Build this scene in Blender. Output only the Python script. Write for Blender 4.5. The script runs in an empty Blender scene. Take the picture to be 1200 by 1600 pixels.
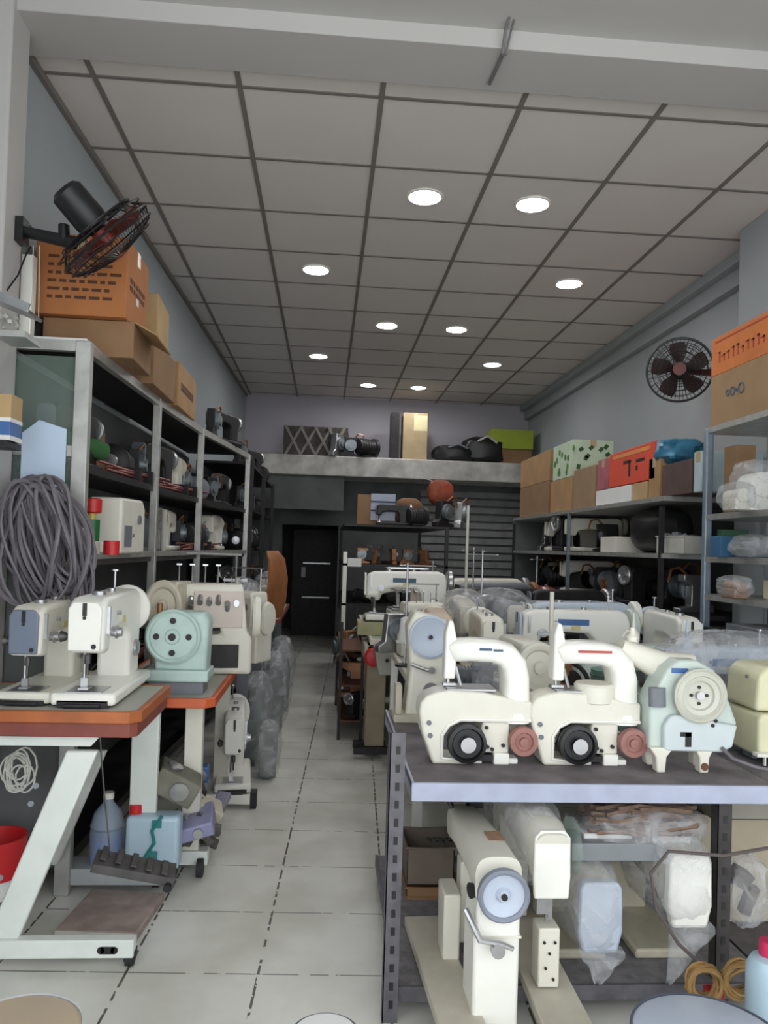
import bpy, bmesh, math, random
from mathutils import Vector, Matrix, Euler
R_ = math.radians
sc = bpy.context.scene
COL = sc.collection

# ---------------------------------------------------------------- camera
YAW, PITCH, ROLL, FPX, CAMZ = -0.0724, 0.0244, -0.0316, 1205.99, 1.315
Rm = Matrix.Rotation(YAW, 3, 'Z') @ Matrix.Rotation(PITCH, 3, 'X') @ Matrix.Rotation(ROLL, 3, 'Y')
cd = bpy.data.cameras.new('camera'); cam = bpy.data.objects.new('camera', cd); COL.objects.link(cam)
cd.sensor_fit = 'VERTICAL'; cd.sensor_height = 24; cd.lens = 24 * FPX / 1600
cd.shift_x = 3.16 / 1600; cd.shift_y = 26.79 / 1600; cd.clip_start = .05; cd.clip_end = 200
right, fwd, up = Rm.col[0], Rm.col[1], Rm.col[2]
M4 = Matrix(((right.x, up.x, -fwd.x, 0), (right.y, up.y, -fwd.y, 0), (right.z, up.z, -fwd.z, CAMZ), (0, 0, 0, 1)))
cam.matrix_world = M4
sc.camera = cam
def at(px, py, x=None, y=None, z=None):
    """point of the room seen at a pixel, on the plane x=, y= or z="""
    d = Rm @ Vector(((px - 596.84) / FPX, 1, -(py - 826.79) / FPX))
    k = x / d.x if x is not None else (y / d.y if y is not None else (z - CAMZ) / d.z)
    return Vector((0, 0, CAMZ)) + d * k

# ---------------------------------------------------------------- light
w = bpy.data.worlds.new('daylight'); sc.world = w; w.use_nodes = True
wn = w.node_tree.nodes['Background']; wn.inputs[0].default_value = (.93, .97, 1.0, 1); wn.inputs[1].default_value = 1.15
sc.view_settings.view_transform = 'Standard'; sc.view_settings.look = 'None'
sc.view_settings.gamma = 1; sc.view_settings.use_curve_mapping = False
sc.view_settings.exposure = 1.24
LAMP = 34.0

# ---------------------------------------------------------------- materials
def srgb(c):
    f = lambda v: v / 12.92 if v <= .04045 else ((v + .055) / 1.055) ** 2.4
    return tuple(f(v / 255) for v in c) + (1,)
_m = {}
def mat(name, col, rough=.5, metal=0, var=.12, scale=8, bump=0, emit=0, alpha=1, trans=0, spec=.5, stain=None):
    if name in _m: return _m[name]
    m = bpy.data.materials.new(name); m.use_nodes = True; nt = m.node_tree; b = nt.nodes['Principled BSDF']
    c = srgb(col)
    tc = nt.nodes.new('ShaderNodeTexCoord'); nz = nt.nodes.new('ShaderNodeTexNoise')
    nz.inputs['Scale'].default_value = scale; nz.inputs['Detail'].default_value = 5
    nt.links.new(tc.outputs['Object'], nz.inputs['Vector'])
    rp = nt.nodes.new('ShaderNodeValToRGB'); rp.color_ramp.elements[0].position = .3; rp.color_ramp.elements[1].position = .7
    d = stain and srgb(stain) or tuple(v * (1 - var * 2) for v in c[:3]) + (1,)
    rp.color_ramp.elements[0].color = d if not stain else tuple(c[i] * (1 - var) + d[i] * var for i in range(3)) + (1,)
    rp.color_ramp.elements[1].color = c
    nt.links.new(nz.outputs['Fac'], rp.inputs['Fac']); nt.links.new(rp.outputs['Color'], b.inputs['Base Color'])
    b.inputs['Roughness'].default_value = rough; b.inputs['Metallic'].default_value = metal
    b.inputs['Specular IOR Level'].default_value = spec
    if trans: b.inputs['Transmission Weight'].default_value = trans
    if alpha < 1: b.inputs['Alpha'].default_value = alpha
    if emit:
        b.inputs['Emission Color'].default_value = c; b.inputs['Emission Strength'].default_value = emit
    if bump:
        bp = nt.nodes.new('ShaderNodeBump'); bp.inputs['Strength'].default_value = bump; bp.inputs['Distance'].default_value = .01
        nt.links.new(nz.outputs['Fac'], bp.inputs['Height']); nt.links.new(bp.outputs['Normal'], b.inputs['Normal'])
    _m[name] = m; return m
wallM = mat('grey plaster', (168, 174, 177), .85, var=.03, scale=2)
backwallM = mat('mauve plaster', (182, 178, 186), .85, var=.03, scale=2)
beamM = mat('white paint', (188, 185, 182), .8, var=.02, scale=3)
ceilM = mat('ceiling board', (222, 216, 212), .85, var=.02, scale=2)
gridM = mat('ceiling rail', (128, 122, 118), .6, var=.05)
darkwallM = mat('dark grey wall', (108, 110, 110), .85, var=.2, scale=3)  # mottled dark grey for rear walls and back panels
whiteM = mat('white enamel', (243, 242, 234), .32, var=.05, scale=14, stain=(150, 130, 100))
creamM = mat('cream enamel', (230, 227, 214), .38, var=.08, scale=14, stain=(130, 110, 80))
beigeM = mat('beige enamel', (208, 200, 180), .42, var=.1, scale=14)
yellowM = mat('yellowed enamel', (232, 228, 192), .4, var=.06, scale=10)
greenM = mat('pale green enamel', (200, 212, 205), .38, var=.08, scale=14, stain=(110, 110, 90))
seagreenM = mat('sea green enamel', (190, 212, 206), .38, var=.08, scale=14)
paleblueM = mat('pale blue enamel', (196, 208, 222), .35, var=.05, scale=12)
blueM = mat('blue paint', (70, 110, 170), .4, var=.1)
wheelblueM = mat('blue grey wheel', (190, 200, 216), .35, var=.06)
greyM = mat('grey enamel', (120, 124, 132), .45, var=.1)
darkM = mat('dark iron', (52, 50, 52), .5, .4, var=.2, scale=20)
blackM = mat('black plastic', (26, 26, 28), .4, var=.15, scale=12)
dsteelM = mat('oily dark steel', (96, 94, 92), .4, .6, var=.25, scale=30)
steelM = mat('bright steel', (190, 190, 192), .3, .85, var=.12, scale=20)
galvM = mat('galvanised steel', (150, 158, 164), .42, .6, var=.15, scale=18)
alumM = mat('brushed aluminium', (196, 196, 192), .4, .6, var=.12, scale=18)
rustM = mat('rusty iron', (120, 84, 66), .7, .3, var=.2, scale=25)
copperM = mat('brownish brass', (170, 120, 84), .45, .5, var=.2, scale=25)
rubberM = mat('black rubber', (44, 44, 48), .7, var=.15, scale=20)
pinkM = mat('dusty red pulley', (168, 118, 110), .6, var=.15, scale=20)
redM = mat('red plastic', (200, 36, 40), .4, var=.06)
orangeM = mat('orange carton', (190, 122, 72), .8, var=.08, scale=5)
redboxM = mat('red orange print', (222, 80, 52), .7, var=.06, scale=5)
kraftM = mat('kraft carton', (176, 138, 96), .85, var=.1, scale=5)
kraftdM = mat('dark kraft carton', (150, 116, 84), .85, var=.1, scale=5)
kraftlM = mat('pale kraft carton', (196, 164, 120), .85, var=.1, scale=5)
tapeM = mat('packing tape', (190, 168, 130), .35, var=.05)
inkM = mat('brown ink', (96, 62, 44), .8, var=.1)
blueinkM = mat('blue ink', (86, 110, 130), .8, var=.1)
woodM = mat('orange wood edge', (186, 104, 56), .45, var=.15, scale=10)
redwoodM = mat('red brown wood edge', (140, 72, 60), .5, var=.15, scale=10)
lamM = mat('grey laminate', (176, 178, 168), .45, var=.1, scale=6, stain=(110, 90, 70))
greenlamM = mat('pale green laminate', (170, 188, 172), .45, var=.1, scale=6)
boardM = mat('worn grey board', (134, 126, 130), .75, var=.25, scale=9, bump=.3)
paperM = mat('white paper', (232, 232, 230), .8, var=.03)
clothgM = mat('green cloth', (60, 110, 60), .9, var=.2)
limeM = mat('lime green carton', (160, 176, 56), .7, var=.06)
tealM = mat('teal plastic', (40, 130, 130), .5, var=.1)
bluebagM = mat('blue plastic bag', (60, 130, 165), .35, var=.2, scale=12, bump=.4)
cableM = mat('grey cable', (118, 112, 118), .55, var=.15, scale=14)
cabwM = mat('pale cable', (206, 204, 196), .5, var=.1)
cabbM = mat('brown cable', (176, 138, 84), .5, var=.2, scale=14)
thresM = mat('brown threads', (142, 116, 100), .8, var=.25, scale=30, bump=.5)
jerryM = mat('pale blue canister', (190, 216, 232), .3, var=.05, trans=.15)
lampM = mat('lit diffuser', (255, 255, 255), .5, var=0, emit=LAMP)
def glassy(name, col, rough, mixf, bump=0, scale=18):
    if name in _m: return _m[name]
    m = bpy.data.materials.new(name); m.use_nodes = True; nt = m.node_tree; b = nt.nodes['Principled BSDF']
    b.inputs['Base Color'].default_value = srgb(col); b.inputs['Roughness'].default_value = rough
    tr = nt.nodes.new('ShaderNodeBsdfTransparent'); mx = nt.nodes.new('ShaderNodeMixShader'); mx.inputs[0].default_value = mixf
    nt.links.new(tr.outputs[0], mx.inputs[1]); nt.links.new(b.outputs[0], mx.inputs[2]); nt.links.new(mx.outputs[0], nt.nodes['Material Output'].inputs[0])
    if bump:
        tc = nt.nodes.new('ShaderNodeTexCoord'); nz = nt.nodes.new('ShaderNodeTexNoise'); nz.inputs['Scale'].default_value = scale; nz.inputs['Detail'].default_value = 6
        nz.inputs['Distortion'].default_value = 1.5
        bp = nt.nodes.new('ShaderNodeBump'); bp.inputs['Strength'].default_value = bump; bp.inputs['Distance'].default_value = .02
        nt.links.new(tc.outputs['Object'], nz.inputs['Vector']); nt.links.new(nz.outputs['Fac'], bp.inputs['Height']); nt.links.new(bp.outputs[0], b.inputs['Normal'])
        rp = nt.nodes.new('ShaderNodeMapRange'); rp.inputs[1].default_value = .4; rp.inputs[2].default_value = .65; rp.inputs[3].default_value = mixf * .55; rp.inputs[4].default_value = min(1, mixf * 1.35)
        nt.links.new(nz.outputs['Fac'], rp.inputs[0]); nt.links.new(rp.outputs[0], mx.inputs[0])
    _m[name] = m; return m
glassM = glassy('window glass', (150, 170, 160), .05, .22)
wrapM = glassy('clear plastic wrap', (222, 224, 228), .2, .33, .8, 9)
bottleM = glassy('clear bottle plastic', (190, 205, 225), .1, .4)
waterM = glassy('blue liquid', (60, 95, 190), .1, .75)

# tiled floor: 0.4 m tiles, slightly turned against the room
floorM = bpy.data.materials.new('glazed floor tiles'); floorM.use_nodes = True
nt = floorM.node_tree; b = nt.nodes['Principled BSDF']; N = nt.nodes.new; L = nt.links.new
tc = N('ShaderNodeTexCoord'); mp = N('ShaderNodeMapping'); mp.vector_type = 'POINT'
FA = -.0399
# inverse: p' = Rot(-FA) p - off
mp.inputs['Rotation'].default_value = (0, 0, -FA); mp.inputs['Location'].default_value = (1.058, -2.404, 0)
L(tc.outputs['Object'], mp.inputs['Vector']); sp = N('ShaderNodeSeparateXYZ'); L(mp.outputs[0], sp.inputs[0])
def M_(op, a, bb=None, v=None):
    n = N('ShaderNodeMath'); n.operation = op
    for i, q in enumerate((a, bb)):
        if q is None: continue
        if isinstance(q, (int, float)): n.inputs[i].default_value = q
        else: L(q, n.inputs[i])
    return n.outputs[0]
def edge(o, wd):
    f = M_('FRACT', M_('DIVIDE', o, .4)); a = M_('ABSOLUTE', M_('SUBTRACT', f, .5))
    return M_('GREATER_THAN', a, .5 - wd)
ex = edge(sp.outputs[0], .010); ey = edge(sp.outputs[1], .006); nz = N('ShaderNodeTexNoise'); nz.inputs['Scale'].default_value = 22
L(tc.outputs['Object'], nz.inputs['Vector'])
ln = M_('MAXIMUM', M_('MULTIPLY', ex, M_('GREATER_THAN', nz.outputs['Fac'], .46)), M_('MULTIPLY', ey, M_('GREATER_THAN', nz.outputs['Fac'], .44)))
n2 = N('ShaderNodeTexNoise'); n2.inputs['Scale'].default_value = 3; n2.inputs['Detail'].default_value = 8; L(tc.outputs['Object'], n2.inputs['Vector'])
rp = N('ShaderNodeValToRGB'); rp.color_ramp.elements[0].position = .35; rp.color_ramp.elements[0].color = srgb((206, 204, 194)); rp.color_ramp.elements[1].position = .6; rp.color_ramp.elements[1].color = srgb((226, 225, 218))
L(n2.outputs['Fac'], rp.inputs[0]); mx = N('ShaderNodeMixRGB'); L(ln, mx.inputs[0]); L(rp.outputs[0], mx.inputs[1]); mx.inputs[2].default_value = srgb((96, 92, 88)); L(mx.outputs[0], b.inputs['Base Color'])
b.inputs['Roughness'].default_value = .28; b.inputs['Specular IOR Level'].default_value = .35

# ---------------------------------------------------------------- mesh helpers
V = Vector
class MB:
    def __init__(s): s.v = []; s.f = []
    def add(s, vs, fs):
        o = len(s.v); s.v += [tuple(p) for p in vs]; s.f += [tuple(i + o for i in f) for f in fs]; return s
    def box(s, c, d, r=(0, 0, 0)):
        c = V(c); e = Euler(r).to_matrix(); h = V(d) / 2
        vs = [c + e @ V((h.x * a, h.y * bb, h.z * cc)) for a in (-1, 1) for bb in (-1, 1) for cc in (-1, 1)]
        return s.add(vs, [(0, 1, 3, 2), (4, 6, 7, 5), (0, 4, 5, 1), (2, 3, 7, 6), (0, 2, 6, 4), (1, 5, 7, 3)])
    def bb(s, x0, x1, y0, y1, z0, z1): return s.box(((x0 + x1) / 2, (y0 + y1) / 2, (z0 + z1) / 2), (abs(x1 - x0), abs(y1 - y0), abs(z1 - z0)))
    def rings(s, rs, cap=True, close=False):
        n = len(rs[0]); vs = [p for r in rs for p in r]; fs = []
        m = len(rs)
        for i in range(m if close else m - 1):
            j = (i + 1) % m
            for k in range(n):
                l = (k + 1) % n; fs.append((i * n + k, i * n + l, j * n + l, j * n + k))
        if cap and not close: fs.append(tuple(range(n))[::-1]); fs.append(tuple((m - 1) * n + k for k in range(n)))
        return s.add(vs, fs)
    @staticmethod
    def frame(d):
        d = V(d).normalized(); a = V((0, 0, 1)) if abs(d.z) < .9 else V((1, 0, 0))
        u = d.cross(a).normalized(); return u, u.cross(d).normalized()
    def cyl(s, p0, p1, r0, r1=None, n=20, cap=True):
        p0, p1 = V(p0), V(p1); r1 = r0 if r1 is None else r1; u, v = s.frame(p1 - p0)
        rs = [[p + (u * math.cos(t) + v * math.sin(t)) * r for t in [2 * math.pi * k / n for k in range(n)]] for p, r in ((p0, r0), (p1, r1))]
        return s.rings(rs, cap)
    def tube(s, pts, r, n=8, close=False):
        pts = [V(p) for p in pts]; m = len(pts); rs = []; u0 = None
        for i, p in enumerate(pts):
            a = pts[(i - 1) % m] if (close or i) else p; c = pts[(i + 1) % m] if (close or i < m - 1) else p
            d = (c - a).normalized()
            if u0 is None: u, v = s.frame(d)
            else:
                u = (u0 - d * u0.dot(d)).normalized(); v = u.cross(d) * -1
                v = d.cross(u)
            if u0 is None: v = d.cross(u)
            u0 = u; rr = r[i] if isinstance(r, (list, tuple)) else r
            rs.append([p + (u * math.cos(t) + v * math.sin(t)) * rr for t in [2 * math.pi * k / n for k in range(n)]])
        return s.rings(rs, not close, close)
    def lathe(s, prof, c=(0, 0, 0), ax=(0, 0, 1), n=28, close=False):
        c = V(c); ax = V(ax).normalized(); u, v = s.frame(ax)
        rs = [[c + ax * h + (u * math.cos(t) + v * math.sin(t)) * max(r, 1e-4) for t in [2 * math.pi * k / n for k in range(n)]] for r, h in prof]
        return s.rings(rs, not close, close)
    def torus(s, c, ax, R, r, n=40, m=6):
        c = V(c); u, v = s.frame(ax)
        return s.tube([c + (u * math.cos(t) + v * math.sin(t)) * R for t in [2 * math.pi * k / n for k in range(n)]], r, m, True)
    def prism(s, out, t0, t1, pl='xz'):
        def P(a, b2, t): return V((a, t, b2)) if pl == 'xz' else (V((t, a, b2)) if pl == 'yz' else V((a, b2, t)))
        n = len(out); vs = [P(a, b2, t0) for a, b2 in out] + [P(a, b2, t1) for a, b2 in out]
        fs = [tuple(range(n)), tuple(range(2 * n - 1, n - 1, -1))] + [(i, i + n, (i + 1) % n + n, (i + 1) % n) for i in range(n)]
        return s.add(vs, fs)
    def sweep(s, pts, n=20, e=4.0, side=(0, 1, 0)):
        """pts: (pos, half_side, half_other); superellipse section; side axis fixed"""
        ps = [V(p[0]) for p in pts]; rs = []; sd = V(side).normalized()
        for i, (p, a, b2) in enumerate(pts):
            d = (ps[min(i + 1, len(ps) - 1)] - ps[max(i - 1, 0)]).normalized(); w2 = d.cross(sd).normalized()
            ring = []
            for k in range(n):
                t = 2 * math.pi * (k + .5) / n; ct, st = math.cos(t), math.sin(t)
                ring.append(V(p) + sd * (a * math.copysign(abs(ct) ** (2 / e), ct)) + w2 * (b2 * math.copysign(abs(st) ** (2 / e), st)))
            rs.append(ring)
        return s.rings(rs, True)
    def build(s, name, m, parent=None, bevel=0, seg=2, ang=35, loc=None, rot=None, sub=0, solid=0):
        me = bpy.data.meshes.new(name); me.from_pydata(s.v, [], s.f)
        bm = bmesh.new(); bm.from_mesh(me); bmesh.ops.recalc_face_normals(bm, faces=bm.faces); bm.to_mesh(me); bm.free()
        me.polygons.foreach_set('use_smooth', [True] * len(me.polygons)); me.set_sharp_from_angle(angle=R_(ang))
        me.materials.append(m); o = bpy.data.objects.new(name, me); COL.objects.link(o)
        if parent: o.parent = parent
        if loc is not None: o.location = loc
        if rot is not None: o.rotation_euler = rot
        if solid: md = o.modifiers.new('t', 'SOLIDIFY'); md.thickness = solid
        if bevel: md = o.modifiers.new('b', 'BEVEL'); md.width = bevel; md.segments = seg; md.limit_method = 'ANGLE'; md.angle_limit = R_(40); md.harden_normals = False
        if sub: md = o.modifiers.new('s', 'SUBSURF'); md.levels = sub; md.render_levels = sub
        return o
def tag(o, label=None, cat=None, group=None, kind=None):
    if label: o['label'] = label
    if cat: o['category'] = cat
    if group: o['group'] = group
    if kind: o['kind'] = kind
    return o
def empty(name, loc=(0, 0, 0), rz=0, label=None, cat=None, group=None, rot=None):
    o = bpy.data.objects.new(name, None); COL.objects.link(o); o.location = loc; o.rotation_euler = rot or (0, 0, rz)
    o.empty_display_size = .05
    return tag(o, label, cat, group)
def copy_tree(o, parent=None):
    c = o.copy(); COL.objects.link(c)
    if parent: c.parent = parent
    for ch in list(o.children): copy_tree(ch, c)
    return c
used = set()
def put(proto, loc, rz=0, label=None, group=None, s=1, rot=None):
    """first use moves the prototype itself, later uses are copies of it and of its parts"""
    if proto.name in used: o = copy_tree(proto)
    else: o = proto; used.add(proto.name)
    o.location = loc; o.rotation_euler = rot or (0, 0, rz); o.scale = (s, s, s) if isinstance(s, (int, float)) else s
    if label: o['label'] = label
    if group: o['group'] = group
    elif 'group' in o: del o['group']
    return o
def struct(name, mb, m, bevel=0, label=None):
    o = mb.build(name, m, bevel=bevel); o['kind'] = 'structure'
    if label: o['label'] = label
    return o

# ---------------------------------------------------------------- the room
ZC = 3.24; YB = 10.0
def xl(y): return -1.25 + .024 * (y - 3.1)
struct('floor', MB().bb(-4, 5, -3, 12.6, -.1, 0), floorM)
struct('ceiling', MB().prism([(xl(2.8) - .05, 3.05), (xl(YB) - .05, YB), (2.75, YB), (2.75, 3.05)], ZC, ZC + .06, 'xy'), ceilM)
struct('wall_left', MB().prism([(xl(.9), .9), (xl(YB), YB), (xl(YB) - .15, YB), (xl(.9) - .15, .9)], 0, 3.6, 'xy'), wallM)
struct('wall_right', MB().bb(2.62, 2.77, .9, YB, 0, 3.6), wallM)
struct('wall_back', MB().bb(-1.3, 2.77, YB, YB + .12, 2.2, 3.5).bb(.16, 2.77, YB, YB + .12, 0, 2.2).bb(-1.3, -.56, YB, YB + .12, 0, 2.2).bb(-.56, .16, YB, YB + .12, 1.62, 2.2), backwallM)
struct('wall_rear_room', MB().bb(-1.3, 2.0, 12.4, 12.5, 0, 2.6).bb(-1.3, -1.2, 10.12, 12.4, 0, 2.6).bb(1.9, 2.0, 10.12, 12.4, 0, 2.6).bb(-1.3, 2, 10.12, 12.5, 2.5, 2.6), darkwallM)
struct('trim_1', MB().bb(xl(2.8) - .05, 2.77, 2.81, 3.08, 3.2, 3.5), beamM, .004, 'white beam over the shop opening')
struct('trim_2', MB().bb(-2.6, 4, -1.4, 2.81, 3.27, 3.5), beamM, 0, 'white soffit in front of the shop')
struct('trim_3', MB().bb(xl(2.9) - .02, -1.165, 2.78, 2.945, 0, 3.25), beamM, .01, 'white pilaster at the left of the opening')
struct('trim_4', MB().bb(2.36, 2.62, 4.0, 4.32, 0, 3.24), wallM, .005, 'grey pilaster on the right wall')
struct('trim_5', MB().bb(2.5, 2.62, 4.32, YB, 3.17, 3.24).bb(2.56, 2.62, 4.32, YB, 3.06, 3.17), wallM, .004, 'stepped cornice on the right wall')
struct('trim_6', MB().prism([(xl(3.1), 3.09), (xl(YB), YB), (xl(YB) + .022, YB), (xl(3.1) + .022, 3.09)], ZC - .03, ZC + .001, 'xy'), gridM, 0, 'grey angle strip along the left of the ceiling')
g = MB(); gx0 = -1.6238; gy0 = 2.6452
for i in range(1, 8):
    x = gx0 + .6 * i
    if x < 2.5: g.bb(x - .011, x + .011, 3.09, YB, ZC - .006, ZC + .002)
for j in range(1, 13):
    y = gy0 + .6 * j
    if y < YB: g.bb(xl(y), 2.5, y - .009, y + .009, ZC - .005, ZC + .002)
struct('trim_7', g, gridM, 0, 'grey rails between the ceiling boards')
struct('trim_8', MB().bb(-1.15, 2.62, 9.25, YB, 2.16, 2.40), mat('dusty white board', (206, 204, 198), .7, var=.25, scale=6), .01, 'loft floor along the back wall')
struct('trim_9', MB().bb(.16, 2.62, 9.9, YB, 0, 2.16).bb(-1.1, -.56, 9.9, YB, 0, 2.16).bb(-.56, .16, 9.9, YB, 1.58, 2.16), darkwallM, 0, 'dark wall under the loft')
g = MB()
for k in range(14): g.bb(1.2, 2.6, 9.875, 9.9, .7 + k * .1, .775 + k * .1)
struct('trim_10', g, mat('grey slats', (150, 152, 150), .7, var=.15), .004, 'grey slatted panel under the loft')

# ================================================================ builders
def wobble_blob(c, h, seed=1, amp=.12, nu=22, nv=14, e=3.0):
    """crumpled closed bag around a centre with half sizes h"""
    rnd = random.Random(seed); c = V(c); mb = MB(); rs = []
    ph = [rnd.uniform(0, 6.28) for _ in range(8)]
    for j in range(nv + 1):
        a = -math.pi / 2 + math.pi * j / nv; ca, sa = max(math.cos(a), .02), math.sin(a); ring = []
        for i in range(nu):
            t = 2 * math.pi * i / nu; ct, stt = math.cos(t), math.sin(t)
            f = lambda q: math.copysign(abs(q) ** (2 / e), q)
            k = 1 + amp * (math.sin(3 * t + ph[0] + 2 * a) * .4 + math.sin(5 * t - 4 * a + ph[1]) * .35 + math.sin(7 * a + ph[2] + t) * .3 + rnd.uniform(-.5, .5))
            ring.append(c + V((h[0] * f(ca) * f(ct) * k, h[1] * f(ca) * f(stt) * k, h[2] * f(sa) * (1 + amp * rnd.uniform(-.3, .3)))))
        rs.append(ring)
    return mb.rings(rs)

def downlight():
    r = empty('downlight', (0, 0, 0), 0, 'round recessed ceiling light', 'ceiling light')
    MB().lathe([(.100, 0), (.100, -.006), (.088, -.010), (.084, -.004), (.084, 0)]).build('rim', whiteM, r)
    MB().lathe([(.084, -.002), (.084, -.005), (.0, -.0055)]).build('diffuser', lampM, r)
    return r

def carton(w, d, h, m, tape=True, flaps=False, ink=None, name='carton'):
    r = empty(name, (0, 0, 0), 0, 'carton', 'box')
    b = MB().bb(-w / 2, w / 2, -d / 2, d / 2, 0, h); bo = b.build('body', m, r, bevel=.004)
    if tape:
        t = MB().bb(-w / 2 - .0012, w / 2 + .0012, -.025, .025, h - .06, h + .0012).bb(-.025, .025, -d / 2 - .0012, d / 2 + .0012, h - .07, h + .001) if w >= d else \
            MB().bb(-.025, .025, -d / 2 - .0012, d / 2 + .0012, h - .06, h + .0012)
        t.build('tape', tapeM, r)
    if flaps:
        for sx, an in ((-1, -35), (1, 25)):
            f = MB().bb(0, w * .48, -d / 2, d / 2, -.003, .003); f.build('flap', m, r, loc=(sx * w / 2, 0, h), rot=(0, R_(an if sx < 0 else 180 - an), 0))
    if ink:
        rnd = random.Random(int(w * 1000)); k = MB()
        for face in ('x', 'y'):
            n = 6 if face == 'y' else 3
            for i in range(n):
                z = h * (.2 + .1 * i); 
                x = -.36 * (w if face == 'y' else d)
                while x < .33 * (w if face == 'y' else d):
                    l = rnd.uniform(.015, .05)
                    if face == 'y': k.bb(x, x + l, -d / 2 - .0015, -d / 2 - .0005, z, z + .012)
                    elif i < 2: k.bb(w / 2 + .0005, w / 2 + .0015, x, x + l, z + h * .2, z + h * .2 + .02)
                    x += l + .012
        k.build('print', ink, r)
    return r

def sewing(body, cover, wheel, style='flat', badge=None, stand=True, wrap=False, seed=1, simple=False):
    """industrial machine head; needle end at -x, handwheel at +x, worker's side at -y"""
    r = empty('sewing_machine', (0, 0, 0), 0, 'sewing machine head', 'sewing machine')
    zo = {'flat': 0, 'post': .16, 'cyl': .10, 'none': 0}[style]
    if style == 'flat':
        b = MB().bb(-.24, .26, -.09, .09, .006, .04); b.build('bed', body, r, bevel=.01)
        MB().bb(-.235, -.12, -.05, .05, .04, .0425).build('needle_plate', steelM, r)
        u = MB().bb(-.2, .2, -.07, .07, -.001, .008).build('under_frame', darkM, r)
    elif style == 'post':
        MB().prism([(-.26, -.09), (.26, -.09), (.26, .09), (-.26, .09)], 0, .035, 'xy').build('bed', body, r, bevel=.006)
        MB().bb(-.215, -.155, -.03, .03, .035, .035 + .23).build('post', body, r, bevel=.008)
        MB().bb(-.212, -.158, -.027, .027, .265, .272).cyl((-.185, -.03, .22), (-.185, -.034, .22), .012).cyl((-.185, -.03, .15), (-.185, -.034, .15), .008).build('needle_plate', steelM, r)
    elif style == 'cyl':
        MB().bb(-.02, .26, -.09, .09, 0, .05).build('bed', body, r, bevel=.01)
        MB().sweep([((-.24, 0, .10), .03, .032), ((-.2, 0, .10), .036, .038), ((.1, 0, .10), .042, .045), ((.2, 0, .10), .05, .055)], e=3).build('cylinder_arm', body, r)
    t = .052
    out = [(.10, .03 + zo * .2), (.245, .03 + zo * .2), (.25, .25 + zo), (.235, .29 + zo), (.20, .305 + zo), (-.19, .298 + zo), (-.23, .28 + zo), (-.24, .15 + zo), (-.165, .14 + zo), (-.15, .185 + zo), (-.05, .205 + zo), (.06, .20 + zo), (.095, .17 + zo)]
    MB().prism(out, -t, t).build('arm', body, r, bevel=.016, seg=3)
    MB().prism([(-.044, .155 + zo), (.044, .155 + zo), (.046, .27 + zo), (.032, .288 + zo), (-.032, .288 + zo), (-.046, .27 + zo)], -.25, -.238, 'yz').build('face_plate', cover, r, bevel=.004)
    MB().lathe([(.018, 0), (.07, 0), (.078, .008), (.078, .028), (.07, .036), (.058, .032), (.05, .018), (.02, .018), (.018, .04), (.0, .042)], (.252, 0, .235 + zo), (1, 0, 0)).build('handwheel', wheel, r)
    nb = MB().cyl((-.2, 0, .155 + zo), (-.2, 0, .085 + zo if style != 'post' else .30), .0045, n=8).cyl((-.2, 0, .14 + zo), (-.2, 0, .115 + zo), .009, n=10)
    nb.build('needle_bar', dsteelM, r)
    zf = {'flat': .045, 'post': .275, 'cyl': .135, 'none': .045}[style]
    MB().cyl((-.185, .012, .155 + zo), (-.185, .012, zf + .02), .005, n=8).bb(-.215, -.17, -.008, .02, zf, zf + .006).bb(-.19, -.178, 0, .02, zf, zf + .03).build('presser_foot', steelM, r)
    if not simple:
        MB().bb(-.252, -.247, -.006, .006, .25 + zo, .285 + zo).build('take_up_slot', blackM, r)
        MB().cyl((-.249, .0, .245 + zo), (-.253, .0, .245 + zo), .005, n=10).build('face_screw', darkM, r)
        MB().cyl((-.249, -.028, .168 + zo), (-.253, -.028, .168 + zo), .007, n=10).build('face_screw', darkM, r)
        MB().lathe([(.006, 0), (.013, .01), (.016, .022), (0, .03)], (-.21, .052, .19 + zo), (0, 1, 0), 14).build('pressure_knob', dsteelM, r)
        MB().bb(-.24, -.235, -.07, .07, .002, .02).cyl((-.243, -.05, .006), (-.243, .05, .006), .006, n=8).build('hook_guard', darkM, r)
        MB().bb(-.02, .02, -.0535, -.052, .215 + zo, .235 + zo).build('small_label', mat('yellow cream label', (226, 214, 150), .6), r)
        MB().lathe([(.026, 0), (.026, .010), (.018, .014), (0, .015)], (.17, -t, .12 + zo), (0, -1, 0)).build('stitch_dial', steelM, r)
        MB().bb(-.215, -.205, -t - .010, -t, .2 + zo, .275 + zo).cyl((-.15, -t, .2 + zo), (-.15, -t - .03, .2 + zo), .013, n=14).cyl((-.15, -t - .012, .2 + zo), (-.15, -t - .018, .2 + zo), .019, n=14).cyl((-.09, -t, .25 + zo), (-.09, -t - .012, .25 + zo), .006, n=8).build('tension_dial', steelM, r)
        MB().cyl((-.1, 0, .297 + zo), (-.1, 0, .31 + zo), .02).cyl((.05, 0, .3 + zo), (.05, 0, .312 + zo), .012).cyl((.17, .02, .3 + zo), (.17, .02, .36 + zo), .004, n=8).cyl((.17, .02, .36 + zo), (.17, .02, .366 + zo), .012, n=10).build('oil_cap', steelM if body is not greenM else darkM, r)
    if badge:
        MB().bb(-.08, .06, -t - .0015, -t + .002, .235 + zo, .262 + zo).build('badge', badge, r)
    if wrap:
        wobble_blob((0, 0, .16 + zo * .6), (.30, .13, .20 + zo * .6), seed, .10).build('plastic_wrap', wrapM, r)
    return r

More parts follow.
